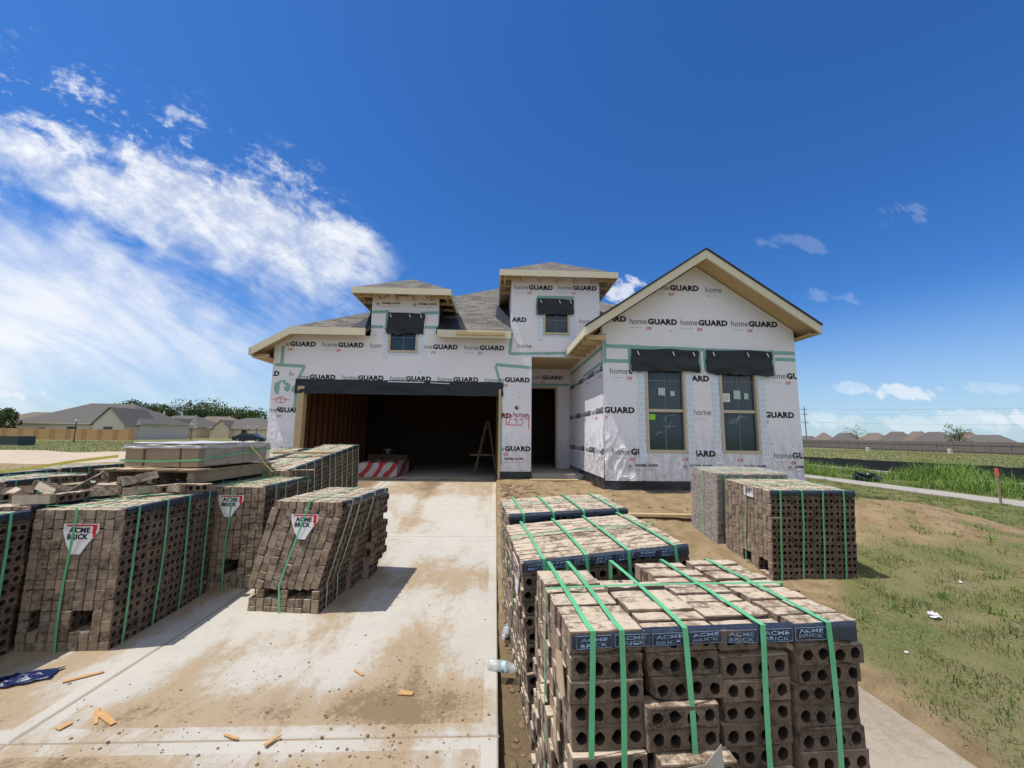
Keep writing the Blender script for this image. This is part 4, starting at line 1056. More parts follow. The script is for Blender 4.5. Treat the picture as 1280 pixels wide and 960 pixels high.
pack('brick stack directly under the wooden pallet', (-3.05,4.33,-.05), R(90), parts=False, seed=16)
pack('brick stack left of the one under the pallet', (-3.78,4.33,-.04), R(90), parts=False, seed=17)
for k,(y,lb) in enumerate(((5.40,'front stack of the three bound stacks in a row beside the garage mouth'),(6.43,'middle stack of the three bound stacks in a row beside the garage mouth'),(7.46,'rear stack of the three, closest to the garage opening'))):
    pack(lb,(-2.60,y,zd(y)-.005),R(90),parts=False,ni=(4,4,2)[k],tilt=0,roll=-math.atan((zd(y+.98)-zd(y))/.98),seed=18+k,strapmat=M['strap_pale'])
for k,y in enumerate((5.40,6.43)):
    pack(('pale topped brick stack left of the row by the garage, nearer of two','pale topped brick stack left of the row by the garage, farther of two')[k],(-3.32,y,zd(y)-.005),R(90),parts=False,roll=-math.atan((zd(y+.98)-zd(y))/.98),seed=21+k)
for k,(x,y) in enumerate(((-6.3,6.2),(-6.3,5.15),(-5.35,4.7))):
    pack(('far left brick stack below the sand heap, farthest back','far left brick stack below the sand heap, just in front of the farthest','brick stack between the loose bricks and the far left stacks')[k],(x,y,zt_flat(x,y)-.02),R(90+2*k),parts=False,seed=25+k)
# right of the drive: hole faces look at the camera
def messy(i,j,k,pos,rot,rs):
    if j==0 and i==1 and 3<=k<=11:
        pos[1]-= (.062,.045,.03,.05,.012,.055,.02,.03,.0)[k-3]*1.0; pos[0]+=rs.uniform(-.02,.02)
    if j==0 and i in (0,2,3): pos[1]+=rs.uniform(-.012,.008)
    if i==0: pos[0]-=.0+rs.uniform(0,.012)
    if i==0 and j>2 and k<9: pos[0]-=rs.uniform(0,.02)
    if k==13:
        pos[2]+=rs.uniform(0,.004)+(.008 if (i+j)%3==0 else 0); rot[2]+=rs.uniform(-.02,.02); rot[0]+=rs.uniform(-.03,.03)
    if k<13: pos[2]+=(0,-.004,-.022,.012)[i]*min(1,k/3)
    if i==3: pos[0]+=.02; pos[1]+=.01*rs.random()
    return pos,rot
nearest=pack('nearest brick stack at bottom right with printed black film and bulging holed bricks', (.262,1.43,-.157), R(3.5), nj=10, px=.262, drop=.050, lap=.010, mod=messy, prnt=True, skip={(1,8,13),(1,9,13),(1,6,13),(1,7,13),(0,9,13)}, seed=31, straps=[.07,.17,.40,.68,.93], jit=.005, bulge=.02)
def tb(i,j,k,pos,rot,rs):
    if i==0 and k<12: pos[0]-=rs.uniform(0,.012)
    return pos,rot
pack('brick stack behind the nearest one at the driveway edge, printed film along its top', (.235,2.37,-.20), R(4.5), nj=12, roll=R(-4.4), tilt=R(1.5), px=.248, drop=.050, lap=.010, mod=tb, prnt=True, seed=32, straps=[.12,.37,.62,.90], tagkind='shield', tag_at=(.25,.96))
pack('brick stack at the driveway edge nearest the porch, only its pale top in view', (.155,3.34,-.135), R(4.5), nj=10, roll=R(-2.5), tilt=R(2), px=.25, seed=33, straps=[.12,.37,.62,.90])
pack('brick stack on the grass below the right window, white tag on its sunlit end', (3.11,4.57,-.085), R(2), nj=12, tilt=R(3.5), voids={(j,k) for k in (1,2) for j in (1,2,5,6)}, tagkind='card', tag_at=(.42,.99), seed=34)
wrapped=pack('brick stack in clear stretch wrap, touching the back of the stack on the grass', (3.01,5.50,.02), R(2), nj=9, tilt=R(4), parts=False, seed=35, film=False)
def shell(parent, x0,x1,y0,y1,z0,z1, mat, name, seed, n=26):
    mb=MB(); vs=[]; per=[(x0,y0),(x1,y0),(x1,y1),(x0,y1)]; pts=[]
    for a,b in zip(per,per[1:]+per[:1]):
        for k in range(n): pts.append((lerp(a[0],b[0],k/n),lerp(a[1],b[1],k/n)))
    m=10; N=len(pts); cx,cy=(x0+x1)/2,(y0+y1)/2
    for j in range(m+1):
        for (x,y) in pts:
            o=.016+.02*noise.noise((x*6,y*6,j*.4+seed))+.006*noise.noise((x*18,y*18,j+seed)); d=Vector((x-cx,y-cy)).normalized()
            vs.append((x+d.x*max(.006,o),y+d.y*max(.006,o),lerp(z0,z1,j/m)+.02*noise.noise((x*4,y*4,seed))*(j in (0,m))))
    fs=[(j*N+i,j*N+(i+1)%N,(j+1)*N+(i+1)%N,(j+1)*N+i) for j in range(m) for i in range(N)]
    q=9; b=len(vs)
    for a in range(q+1):
        for c in range(q+1):
            x,y=lerp(x0-.015,x1+.015,c/q),lerp(y0-.015,y1+.015,a/q); vs.append((x,y,z1+.012+.02*abs(noise.noise((x*7,y*7,seed+5)))))
    fs+=[(b+a*(q+1)+c,b+a*(q+1)+c+1,b+(a+1)*(q+1)+c+1,b+(a+1)*(q+1)+c) for a in range(q) for c in range(q)]
    mb.raw(vs,fs,[mat]*len(fs)); return mb.build(name,parent,smooth=True)
shell(wrapped,0,1.02,0,.648,.06,14*PZ,M['clear_wrap'],'stretch_wrap',3)
# loose scraps caught in the nearest stack
def scrap(parent, pts, mat, name='paper_scrap', label=None):
    mb=MB(); P=[Vector(p) for p in pts]; n=(P[1]-P[0]).cross(P[2]-P[0]).normalized()*.0015
    k=len(P); mb.raw([p+n for p in P]+[p-n for p in P],[tuple(range(k)),tuple(range(2*k-1,k-1,-1))]+[((i+1)%k,i,i+k,(i+1)%k+k) for i in range(k)],[mat]*(k+2))
    o=mb.build(name,parent)
    if label: o['label']=label
scrap(nearest,[(-.022,.03,.93),(-.024,.11,.90),(-.02,.12,.80),(-.018,.05,.77),(-.014,.02,.80)],M['cardboard'],'cardboard_scrap','torn tan cardboard at the left corner')
scrap(nearest,[(-.026,.10,.70),(-.024,.15,.69),(-.022,.16,.57),(-.02,.12,.55)],M['cardboard'],'cardboard_scrap')
scrap(nearest,[(.29,-.085,.63),(.40,-.10,.655),(.46,-.095,.705),(.475,-.08,.62),(.33,-.07,.605)],M['paper'],'paper_scrap','grey paper torn over the bulging bricks')
scrap(nearest,[(.53,-.03,.535),(.70,-.03,.55),(.70,-.026,.515),(.53,-.026,.50)],M['paper'],'paper_scrap')

# loose bricks
def loose(x,y,z,rz,rx=0,ry=0,label=None,k=0):
    o=link('loose_brick',BRICK_MESH[k%5],None,(x-.06,y+.34,z)); o.rotation_euler=(rx,ry,rz)
    tag(o,label or 'single loose brown brick left lying on the strapped stacks at the left','brick','loose bricks lying on the stacks')
TOPZ=-.08+14*PZ
loose(-3.62,3.02,TOPZ+.012,R(6),R(90),0,'long loose brick lying flat at the front of the heap',0)
loose(-3.36,3.03,TOPZ+.012,R(88),0,0,'loose brick standing on end turned away at the front of the heap',1)
loose(-3.55,3.35,TOPZ+.012,R(40),0,R(-38),'loose brick tipped up at a steep slant on the heap',2)
loose(-3.95,3.25,TOPZ+.012,R(-35),R(35),0,'loose brick rolled onto its edge at the left of the heap',3)
for k,(x,y,dz,rz,rx,ry) in enumerate(((-3.22,3.42,0,R(85),R(90),0),(-3.15,3.70,0,R(4),R(90),0),(-3.02,3.58,0,R(80),0,0),(-3.45,3.28,.005,R(62),R(90),0),(-3.75,3.30,.06,R(-20),R(74),R(12)),(-3.98,3.42,.07,R(33),R(90),R(18)),(-3.5,3.7,.072,R(25),R(90),0),(-4.2,3.3,.0,R(80),R(90),0),(-4.1,3.15,.07,R(-15),R(60),0),(-3.32,3.52,.072,R(50),R(90),R(-14)),(-4.0,3.0,0,R(20),0,0),(-3.9,3.55,0,R(70),0,0),(-4.05,3.62,.073,R(60),0,0),(-3.7,3.62,0,R(5),0,0),(-3.62,3.55,.073,R(-12),R(-90),0),(-3.3,3.62,.07,R(75),0,0),(-2.95,3.72,0,R(6),0,0))):
    loose(x,y,TOPZ+.012+dz,rz,rx,ry,None,k)
loose(-2.42,4.75,zd(4.75)+1.005,R(25),0,0,'loose brick on the stack behind the leaning one',2)
mb=MB(); mb.box(-.42,.42,-.045,.045,0,.03,M['lumber']); o=mb.build('wood_plank',None,loc=(-2.95,6.4,zd(6.4)+1.05)); o.rotation_euler=(0,0,R(12)); tag(o,'short tan wood plank lying on top of the brick row by the garage','plank')

# stone blocks on a pallet
def pallet_and_stone():
    px,py,pz=-3.90,4.22,-.045+14*PZ+.035
    root=thing('pallet',(px,py,pz),'weathered wooden pallet with torn cardboard edges resting on the brick stacks','pallet',None,(0,0,R(-2)))
    for k in range(3):
        mb=MB(); mb.box(.0+.425*k,.07+.425*k,.0,1.3,.0,.105,M['pallet']); mb.build('stringer',root)
    for k in range(8):
        mb=MB(); mb.box(-.02,.94,.0+.17*k,.13+.17*k,.108,.128,M['pallet']); mb.build('deck_board',root)
    mb=MB()
    for k in range(5):
        x=.0+.2*k; pts=[(x,-.06-.05*random.random(),.131),(x+.19,-.05-.05*random.random(),.135),(x+.19,.12,.131),(x,.12,.131)]
        mb.raw(pts+[(p[0],p[1],p[2]+.006+.012*random.random()) for p in pts],[(3,2,1,0),(4,5,6,7),(0,1,5,4),(1,2,6,5),(2,3,7,6),(3,0,4,7)],[M['cardboard']]*6)
    mb.build('cardboard_sheet',root)
    sz=pz+.155
    r2=thing('stone_block_pack',(px+.14,py+.07,sz),'low pack of stone blocks in clear wrap with green strap on the pallet','block pack',None,(0,0,R(-3)))
    for i in range(4):
        for j in range(5):
            mb=MB(); x=.19*i+.004; y=.225*j; q=random.uniform(-.008,.008); s=random.uniform(-.02,.012)
            mb.prism([(x+.004,0),(x+.182,0),(x+.184+s,.205+q),(x+.006+s*.5,.205+q)],'y',y+.004+q,y+.218+q,M['stone']); mb.build('stone_block',r2)
    shell(r2,-.005,.765,.10,1.14,.01,.215,M['clear_wrap'],'stretch_wrap',8,14)
    shell(r2,-.002,.762,.0,1.14,.185,.222,M['white_film'],'plastic_sheet',12,14)
    mb=MB(); pts=[(-.03,-.02,.06),(.38,-.025,.055),(.79,-.02,.075),(.795,.45,.11),(.79,1.15,.15),(-.03,1.15,.1),(-.035,.4,.08)]; mb.ribbon(pts,(0,0,1),.016,.0015,M['strap'],True); mb.build('strap',r2)
    mb=MB(); mb.ribbon([(.79,.72,.21),(.86,.78,.10),(.93,.84,-.03),(1.0,.88,-.12)],(0,1,0),.02,.0015,M['yellow']); mb.build('loose_strap',r2)
    y=MB(); y.ribbon([(px+.05,py+.1,sz+.10),(px-.25,py+.0,sz+.055),(px-.62,py-.12,sz-.02),(px-.9,py-.22,sz-.06)],(0,.2,1),.028,.0015,M['yellow'])
    tag(y.build('yellow_strap'),'loose yellow strap trailing left from the stone pack across the stacks','strap')
M['stone']=simple('cast_stone',(.29,.225,.155),.9,.15,.22,8,.25)
pallet_and_stone()

# ------------------------------------------------------------------ garage contents
mb=MB(); mb.box(-3.38,-2.42,10.2,11.6,.46,.80,M['stripe']); o=mb.build('striped_bundle'); tag(o,'low bundle in red and white diagonal striped wrap on the garage floor','bundle')
M['dim_lumber']=simple('dim_ladder_wood',(.15,.10,.055),.8,.2,.25,9)  # lumber colour darkened so the ladder looks dim inside the garage
def ladder():
    r=thing('step_ladder',(-.25,11.2,.455),'wooden trestle ladder standing at the right inside the garage','ladder')
    L=M['dim_lumber']
    for s in (-1,1):
        mb=MB(); mb.tube([(-.30,.25*s,0),(.02,.12*s,1.45)],.028,L,5); mb.build('leg',r)
        mb=MB(); mb.tube([(.30,.25*s,0),(.06,.12*s,1.45)],.028,L,5); mb.build('leg',r)
    for k in range(4):
        t=.2+.22*k; mb=MB(); x=lerp(-.30,.02,t); w=lerp(.25,.12,t); mb.box(x-.06,x+.06,-w,w,1.45*t-.015,1.45*t+.015,L); mb.build('step',r)
    mb=MB(); mb.box(-.42,.36,-.2,-.16,.50,.55,L); mb.build('brace',r)
ladder()
mb=MB()
for k in range(6):
    a=random.random()*3; mb.tube([(-3.15+.12*math.cos(a),11.8+.1*k*.3,.95+.03*k),(-3.15-.12*math.cos(a)+.1,11.9,.98+.015*k)],.008,M['paper'],5)
o=mb.build('offcut_pile'); tag(o,'small pile of white offcuts lying on the dark stack in the garage','offcuts')
mb=MB(); mb.box(-3.6,-2.5,11.7,12.6,.46,.93,M['osb_dark']); o=mb.build('sheet_stack'); tag(o,'dark stack of sheets deep in the garage behind the striped bundle','sheet stack')

# ------------------------------------------------------------------ small things on the ground
def slat(x,y,L,w,rz,label,z=None,t=.006,mat='shim'):
    L*=.8; w*=.75
    mb=MB(); mb.prism([(-L/2,-w/2),(L/2,-w*.35),(L/2,w*.3),(-L/2,w/2)],'z',0,t,M[mat]); o=mb.build('wood_shim',loc=(x,y,(zd(y) if z is None else z)+.004)); o.rotation_euler=(0,0,rz)
    tag(o,label,'wood scrap','orange wood scraps on the driveway')
slat(-2.63,2.92,.23,.045,R(35),'long orange wood shim on the concrete at left, beside the blue tarp')
slat(-2.13,2.53,.25,.05,R(-30),'split orange wood shim lying across another near the crossing joints')
slat(-2.20,2.55,.22,.03,R(-48),'thin orange sliver under the split shim',t=.003)
slat(-2.29,2.47,.07,.05,R(70),'small square orange chip left of the split shim')
slat(-.88,2.93,.12,.028,R(-40),'small orange wood scrap in the middle of the driveway')
slat(-.52,2.71,.11,.06,R(-10),'broad orange wood chip near the right half of the driveway')
slat(-1.12,2.33,.10,.03,R(60),'orange chip lying across the front joint',.008+zd(2.33))
slat(-1.35,2.37,.12,.02,R(-20),'pale sliver beside the chip on the front joint',zd(2.37))
def tarp():
    mb=MB(); n=16; vs=[]
    for j in range(n+1):
        for i in range(n+1):
            u,v=i/n-.5,j/n-.5; x=.30*u+.05*noise.noise((u*4,v*4,1)); y=.14*v+.03*noise.noise((u*4,v*4,5)); vs.append((x,y,.012+.05*abs(noise.noise((u*6,v*6,9)))*(1-max(abs(u),abs(v))*1.6)))
    fs=[(j*(n+1)+i,j*(n+1)+i+1,(j+1)*(n+1)+i+1,(j+1)*(n+1)+i) for j in range(n) for i in range(n)]
    mb.raw(vs,fs,[M['blue_tarp']]*len(fs)); o=mb.build('tarp_scrap',loc=(-2.98,2.90,zd(2.9)),smooth=True); o.rotation_euler=(0,0,R(25)); tag(o,'crumpled scrap of dark blue plastic tarp in the shade of the left stacks','tarp')
tarp()
def bottle(x,y,z,rz,label,s=1.0):
    r=thing('plastic_bottle',(x,y,z),label,'bottle','plastic bottles by the driveway edge',(R(90),R(5),rz))
    prof=[(0,.0),(.029,.002),(.031,.02),(.030,.07),(.032,.075),(.032,.13),(.029,.15),(.014,.185),(.012,.20)]
    def lathe(pr,m,n=14):
        mb=MB(); vs=[(a*s*math.cos(2*math.pi*k/n),a*s*math.sin(2*math.pi*k/n),h*s) for a,h in pr for k in range(n)]
        mb.raw(vs,[(j*n+k,j*n+(k+1)%n,(j+1)*n+(k+1)%n,(j+1)*n+k) for j in range(len(pr)-1) for k in range(n)],[m]*(n*(len(pr)-1))); return mb
    lathe(prof,M['bottle']).build('body',r,smooth=True); lathe([(.0328,.095),(.0328,.12)],M['bottle_label']).build('paper_band',r,smooth=True); lathe([(.015,.195),(.015,.213),(0,.213)],M['white_tag']).build('cap',r)
bottle(-.02,2.98,zd(2.9)+.03,R(68),'muddy clear plastic bottle with blue band lying across the driveway edge',1.1)
bottle(.145,3.55,-.06,R(-15),'clear plastic bottle standing askew in the mud beside the second right stack',1.0)
def crumple(name,x,y,z,s,mat,label,cat,seed,flat=.5):
    mb=MB(); n=14; vs=[]
    for j in range(n+1):
        for i in range(n): 
            th=math.pi*j/n; ph=2*math.pi*i/n; d=Vector((math.sin(th)*math.cos(ph),math.sin(th)*math.sin(ph),math.cos(th))); r=s*(.7+.6*noise.noise(d*2.2+Vector((seed,0,0)))+.35*noise.noise(d*5+Vector((seed,3,0)))); vs.append((d.x*r,d.y*r,d.z*r*flat))
    mb.raw(vs,[(j*n+i,(j+1)*n+i,(j+1)*n+(i+1)%n,j*n+(i+1)%n) for j in range(n) for i in range(n)],[mat]*(n*n)); o=mb.build(name,loc=(x,y,z)); tag(o,label,cat); return o
crumple('crumpled_wrapper',4.06,3.76,zt(4.06,3.76)+.03,.055,M['white_tag'],'crumpled white wrapper lying on the grass at right','litter',4)
crumple('paper_bit',5.1,4.4,zt(5.1,4.4)+.01,.022,M['white_paper'],'tiny white paper bit on the grass beyond the crumpled wrapper','litter',5)
crumple('paper_bit',3.2,3.2,zt(3.2,3.2)+.01,.018,M['white_paper'],'tiny white paper bit on the soil near the walkway','litter',6)
crumple('plastic_sheet',13.9,14.8,.12,.55,M['black_plastic'],'crumpled black plastic sheeting heaped at the edge of the weeds','plastic sheet',7,.4)
mb=MB(); mb.box(-1.0,1.0,-.05,.05,0,.04,M['lumber']); o=mb.build('lumber_board',loc=(2.35,6.35,zt(2.35,6.35)+.02)); o.rotation_euler=(0,0,R(-4)); tag(o,'pale lumber board lying on the dirt in front of the gabled wing','board')
mb=MB(); mb.box(-.55,.55,-.07,.07,0,.04,M['lumber']); o=mb.build('lumber_board',loc=(1.35,9.2,.50)); tag(o,'pale lumber board lying at the foot of the porch opening','board')
def stake():
    x,y=12.1,9.35; r=thing('survey_stake',(x,y,zt(x,y)-.05),'grey wooden survey stake with pink ribbon beside the footpath at right','stake')
    mb=MB(); mb.box(-.022,.022,-.012,.012,0,.92,M['pallet']); mb.build('post',r); mb=MB(); mb.box(-.028,.028,-.018,.018,.80,.92,M['pink']); mb.box(-.03,.02,-.03,-.02,.74,.84,M['pink']); mb.build('ribbon',r)
stake()
def clods():
    mb=MB(); bm=bmesh.new(); bmesh.ops.create_icosphere(bm,subdivisions=1,radius=1); base=[v.co.copy() for v in bm.verts]; fs=[tuple(v.index for v in f.verts) for f in bm.faces]; bm.free()
    def add(x,y,z,s,m):
        q=random.random()*50; A=Matrix.Rotation(random.random()*6,4,'Z')
        vs=[A@Vector((c.x*s*1.2,c.y*s,c.z*s*.7))*(1+.45*noise.noise(c*1.7+Vector((q,0,0)))) for c in base]; mb.raw([(v[0]+x,v[1]+y,v[2]+z) for v in vs],fs,[m]*len(fs))
    so=M['clod']
    for k in range(520):
        x=.12+abs(random.gauss(0,.35)); y=random.uniform(1.7,8.6)
        if x<1.2 or y>4: add(x,y,zt(x,y),random.uniform(.006,.03)*(1 if y<4.5 else 1.6),so)
    for k in range(400):
        x=random.uniform(.2,7.5); y=random.uniform(3.6,8.6); add(x,y,zt(x,y),random.uniform(.008,.03),so)
    tag(mb.build('soil_clods'),kind='stuff')
    mb=MB()
    for k in range(480):
        x=random.choice((random.gauss(-1.3,.6),random.uniform(-2.9,.0),random.gauss(-.6,.35))); y=random.choice((random.gauss(2.75,.25),random.uniform(2.0,5.5),random.gauss(2.25,.12)))
        if x>.05 or x<-2.9 or y<1.7: continue
        add(x,y,zd(y)+.002,random.choice((.0018,.0022,.003,.003,.004,.005,.008)),so)
    tag(mb.build('dirt_crumbs'),kind='stuff')
M['clod']=simple('dry_soil_clod',(.20,.14,.085),.95,.1,.3,12,.3)
clods()
def sandpile():
    mb=MB(); n=44; vs=[]
    for j in range(n+1):
        for i in range(n+1):
            u,v=i/n*2-1,j/n*2-1; r=min(1,math.hypot(u,v)); x=u*10; y=v*5.5
            vs.append((x,y,-.25+1.0*(1-r*r)**1.1*(.62+.25*noise.noise((x*.3,y*.3,2)))+.05*noise.noise((x*1.2,y*1.2,5))))
    fs=[(j*(n+1)+i,j*(n+1)+i+1,(j+1)*(n+1)+i+1,(j+1)*(n+1)+i) for j in range(n) for i in range(n)]
    mb.raw(vs,fs,[M['sand']]*len(fs)); tag(mb.build('sand_heap',loc=(-24,23,0),smooth=True),'broad low heap of pale sand in the field at left','sand heap')
sandpile()

# ------------------------------------------------------------------ background: left
def px2x(px, Y): return (px-620)/500*Y
M['brick_wall']=simple('pale_brick_wall',(.60,.50,.38),.9,.15,.12,4); M['stucco']=simple('stucco_grey',(.58,.52,.44),.9,.15); M['roof_grey']=simple('far_roof',(.12,.112,.105),.9,.1,.2,2); M['roof_brown']=simple('far_roof_brown',(.17,.14,.115),.9,.1,.2,2); M['garage_dark']=simple('garage_panel',(.06,.055,.05),.6,.2)
M['fence_tan']=simple('new_fence_wood',(.50,.31,.15),.85,.1,.15,2); M['fence_tan2']=simple('new_fence_wood_back',(.38,.235,.115),.85,.1,.15,2); M['fence_grey']=simple('old_fence_wood',(.175,.15,.13),.9,.1,.2,1.5)
def bg_house(loc, w, d, wall_h, roof_h, rz, label, group, wallm='brick_wall', roofm='roof_grey', gable=None, garage=None, windows=(), over=.5, chimney=True):
    r=thing('house',loc,label,'house',group,(0,0,rz)); mb=MB()
    mb.box(-w/2,w/2,-d/2,d/2,-.3,wall_h,M[wallm]); 
    if gable:
        gx,gw,gh,gd=gable
        mb.prism([(gx-gw/2,-.3),(gx+gw/2,-.3),(gx+gw/2,wall_h),(gx,wall_h+gh-.15),(gx-gw/2,wall_h)],'y',-d/2-gd,-d/2-.003,M[wallm])
    mb.build('wall',r)
    mb=MB(); a,b=w/2+over,d/2+over; rm=M[roofm]
    if w>=d: R1,R2=(-(a-b),0,wall_h+roof_h),((a-b),0,wall_h+roof_h)
    else: R1,R2=(0,-(b-a),wall_h+roof_h),(0,(b-a),wall_h+roof_h)
    z=wall_h+.02; c=[(-a,-b,z),(a,-b,z),(a,b,z),(-a,b,z)]
    if w>=d: F_=[(c[0],c[1],R2,R1),(c[1],c[2],R2),(c[2],c[3],R1,R2),(c[3],c[0],R1)]
    else: F_=[(c[0],c[1],R1),(c[1],c[2],R2,R1),(c[2],c[3],R2),(c[3],c[0],R1,R2)]
    for f in F_: mb.face(f,rm)
    mb.face(c[::-1],M['stucco'])
    mb.box(-a,a,-b-.03,-b,z-.2,z,M['stucco']); 
    if gable:
        yb=-d/2-gd-.3; k=gh/(gw/2); g2=gw/2+.35
        p=lambda x,y,zz:(gx+x,y,zz)
        zt0=wall_h+gh; ze=zt0-k*g2; yr=-d/2+ (gh/ (roof_h/b))*1.0
        mb.face([p(-g2,yb,ze),p(0,yb,zt0),p(0,yr,zt0),p(-g2,yr,ze)],rm); mb.face([p(0,yb,zt0),p(g2,yb,ze),p(g2,yr,ze),p(0,yr,zt0)],rm)
    ro=mb.build('roof',r)
    if chimney:
        mb=MB(); mb.tube([(w*.12,d*.1,wall_h+roof_h*.6),(w*.12,d*.1,wall_h+roof_h+.25)],.12,M['white_paper'],6); mb.build('roof_vent',ro)
    if garage:
        gx_,gw_,gy=garage; mb=MB(); mb.box(gx_-gw_/2,gx_+gw_/2,gy-.06,gy-.003,0,2.2,M['garage_dark']); mb.build('garage_door',r)
    for (wx,wz,ww,wh,wy) in windows:
        mb=MB(); mb.box(wx-ww/2-.06,wx+ww/2+.06,wy-.06,wy-.003,wz-.06,wz+wh+.06,M['stucco']); wo=mb.build('window',r); mb=MB(); mb.box(wx-ww/2,wx+ww/2,wy-.075,wy-.062,wz,wz+wh,M['glass']); mb.build('pane',wo)
    return r
GL='one storey houses across the field at left'
bg_house((px2x(-5,92),92,0),14,10,2.7,3.6,R(8),'grey roofed house at the far left edge behind the field',GL,windows=((2,1,1.2,1.2,-5),))
bg_house((px2x(82,98),98,0),16,11,2.7,3.0,R(-4),'grey roofed house behind the tan fence, left of the largest house',GL,roofm='roof_brown')
bg_house((px2x(160,84),84,0),21,13,2.9,4.1,R(3),'largest house in the field, long grey hip roof and gabled front bay with arched window',GL,gable=(7.6,5.2,2.9,3.0),windows=((7.6,.6,1.5,1.7,-9.5),(-6,1,1,1,-6.5),(-1,1,1.6,1.2,-6.5),(2.5,1.2,.8,.8,-6.5)),wallm='stucco')
bg_house((px2x(212,96),96,0),8,9,2.7,3.4,R(0),'narrow house with wide garage door right of the largest house',GL,gable=(1,4.5,2.6,1.2),garage=(1,3.2,-5.7),windows=((-2.6,1,1.0,1.2,-4.5),))
bg_house((px2x(246,112),112,0),17,11,2.7,3.2,R(-6),'house with two small dark gables behind the right lamp post',GL,roofm='roof_grey',gable=(4,4,2.2,1.4),windows=((-3,1,1.3,1.2,-5.5),))
bg_house((px2x(286,118),118,0),17,11,2.7,3.3,R(4),'brown roofed house second from the construction site',GL,roofm='roof_brown',gable=(-3,4.4,2.3,1.3),garage=(4,4.8,-5.5),windows=((-3,.8,1.4,1.3,-6.8),(-.2,1,1.0,1.2,-5.5)))
bg_house((px2x(327,112),112,0),15,11,2.7,2.8,R(0),'grey house directly left of the house under construction, behind the parked car',GL,gable=(-4,4,2.0,1.3),windows=((1,1,1.3,1.2,-5.5),))
def fence_left():
    Y=66; r=thing('picket_fence',(px2x(26,Y),Y,0),'new tan wooden privacy fence in front of the houses at left','fence')
    L=21.5; n=9; st=L/n
    for k in range(n):
        mb=MB(); x0=k*st
        for q in range(14):
            a=x0+q*st/14; mb.box(a+.012,a+st/14-.004,-.01,.012,.08,1.75+.03*random.random(),M['fence_tan' if (q%14)<9 else 'fence_tan2'])
        mb.build('picket_panel',r)
        mb=MB(); mb.box(x0,x0+st,.014,.05,1.35,1.45,M['fence_tan2']); mb.box(x0,x0+st,.014,.05,.35,.45,M['fence_tan2']); mb.build('rail',r)
        mb=MB(); mb.box(x0-.05,x0+.05,.05,.14,0,1.8,M['fence_tan2']); mb.build('post',r)
fence_left()
def lamp(px,Y,h,label):
    r=thing('street_lamp',(px2x(px,Y),Y,0),label,'street lamp','lamp posts along the far street')
    mb=MB(); mb.tube([(0,0,0),(0,0,.5),(0,0,h-.45)],[.10,.06,.05],M['dark_metal'],8); mb.build('pole',r)
    mb=MB(); mb.tube([(0,0,h-.45),(0,0,h-.38),(0,0,h-.1),(0,0,h)],[.08,.15,.18,.04],M['white_tag'],8); mb.build('lamp_head',r)
    mb=MB(); mb.tube([(0,0,h-.02),(0,0,h+.08)],[.2,.03],M['dark_metal'],8); mb.build('cap',r)
lamp(121,54,3.1,'dark street lamp with white head before the largest far house')
lamp(255,76,3.2,'dark street lamp with white head right of the largest far house')
lamp(321,74,2.9,'street lamp standing left of two by the parked car')
lamp(331,74,2.9,'street lamp nearest the construction house wall')
r=thing('transformer_box',(px2x(57.5,41),41,0),'low dark green utility transformer box on the grass at left','utility box')
mb=MB(); mb.prism([(-.9,0),(.9,0),(.9,.78),(.86,.92),(-.86,.92),(-.9,.78)],'y',-.7,.7,M['metal_green']); b_=mb.build('body',r)
mb=MB(); mb.box(-.85,-.01,-.725,-.702,.08,.80,M['metal_green']); mb.build('door',r); mb=MB(); mb.box(.01,.85,-.725,-.702,.08,.80,M['metal_green']); mb.build('door',r); mb=MB(); mb.box(-1.1,1.1,-.95,.9,-.1,.06,M['path_concrete']); mb.build('pad',r)
mb=MB(); mb.prism([(-.32,0),(.32,0),(.32,.85),(.24,1.0),(-.24,1.0),(-.32,.85)],'y',-.25,.25,M['grey_metal']); mb.box(-.26,.26,-.27,-.252,.1,.8,M['grey_metal']); o=mb.build('pedestal_box',loc=(px2x(28,44),44,0)); tag(o,'small grey utility pedestal left of the transformer box','utility box')
def car():
    r=thing('parked_car',(px2x(325,64),64,0),'dark car parked on the far street beside the construction house','car',None,(0,0,R(6)))
    P=[(-2.2,.35),(2.2,.35),(2.25,.62),(2.15,.80),(1.25,.92),(.55,1.38),(-1.0,1.42),(-1.75,1.0),(-2.2,.92),(-2.28,.6)]
    mb=MB(); mb.prism(P,'y',-.85,.85,M['car']); mb.build('body',r)
    mb=MB(); mb.prism([(1.05,.94),(.48,1.32),(-.15,1.34),(-.15,.94)],'y',-.858,.858,M['glass']); mb.build('window',r); mb=MB(); mb.prism([(-.25,.94),(-.25,1.34),(-.92,1.35),(-1.5,.98)],'y',-.858,.858,M['glass']); mb.build('window',r)
    for x in (-1.4,1.4):
        for y in (-.8,.8):
            mb=MB(); mb.tube([(x,y-.1,.33),(x,y+.1,.33)],.33,M['drip'],14); w=mb.build('wheel',r); mb=MB(); mb.tube([(x,y-.11,.33),(x,y+.11,.33)],.19,M['grey_metal'],10); mb.build('rim',w)
    for y in (-.6,.6): mb=MB(); mb.box(2.2,2.27,y-.15,y+.15,.62,.75,M['white_tag']); mb.build('headlight',r)
M['car']=simple('car_paint',(.012,.015,.03),.25,.5); car()
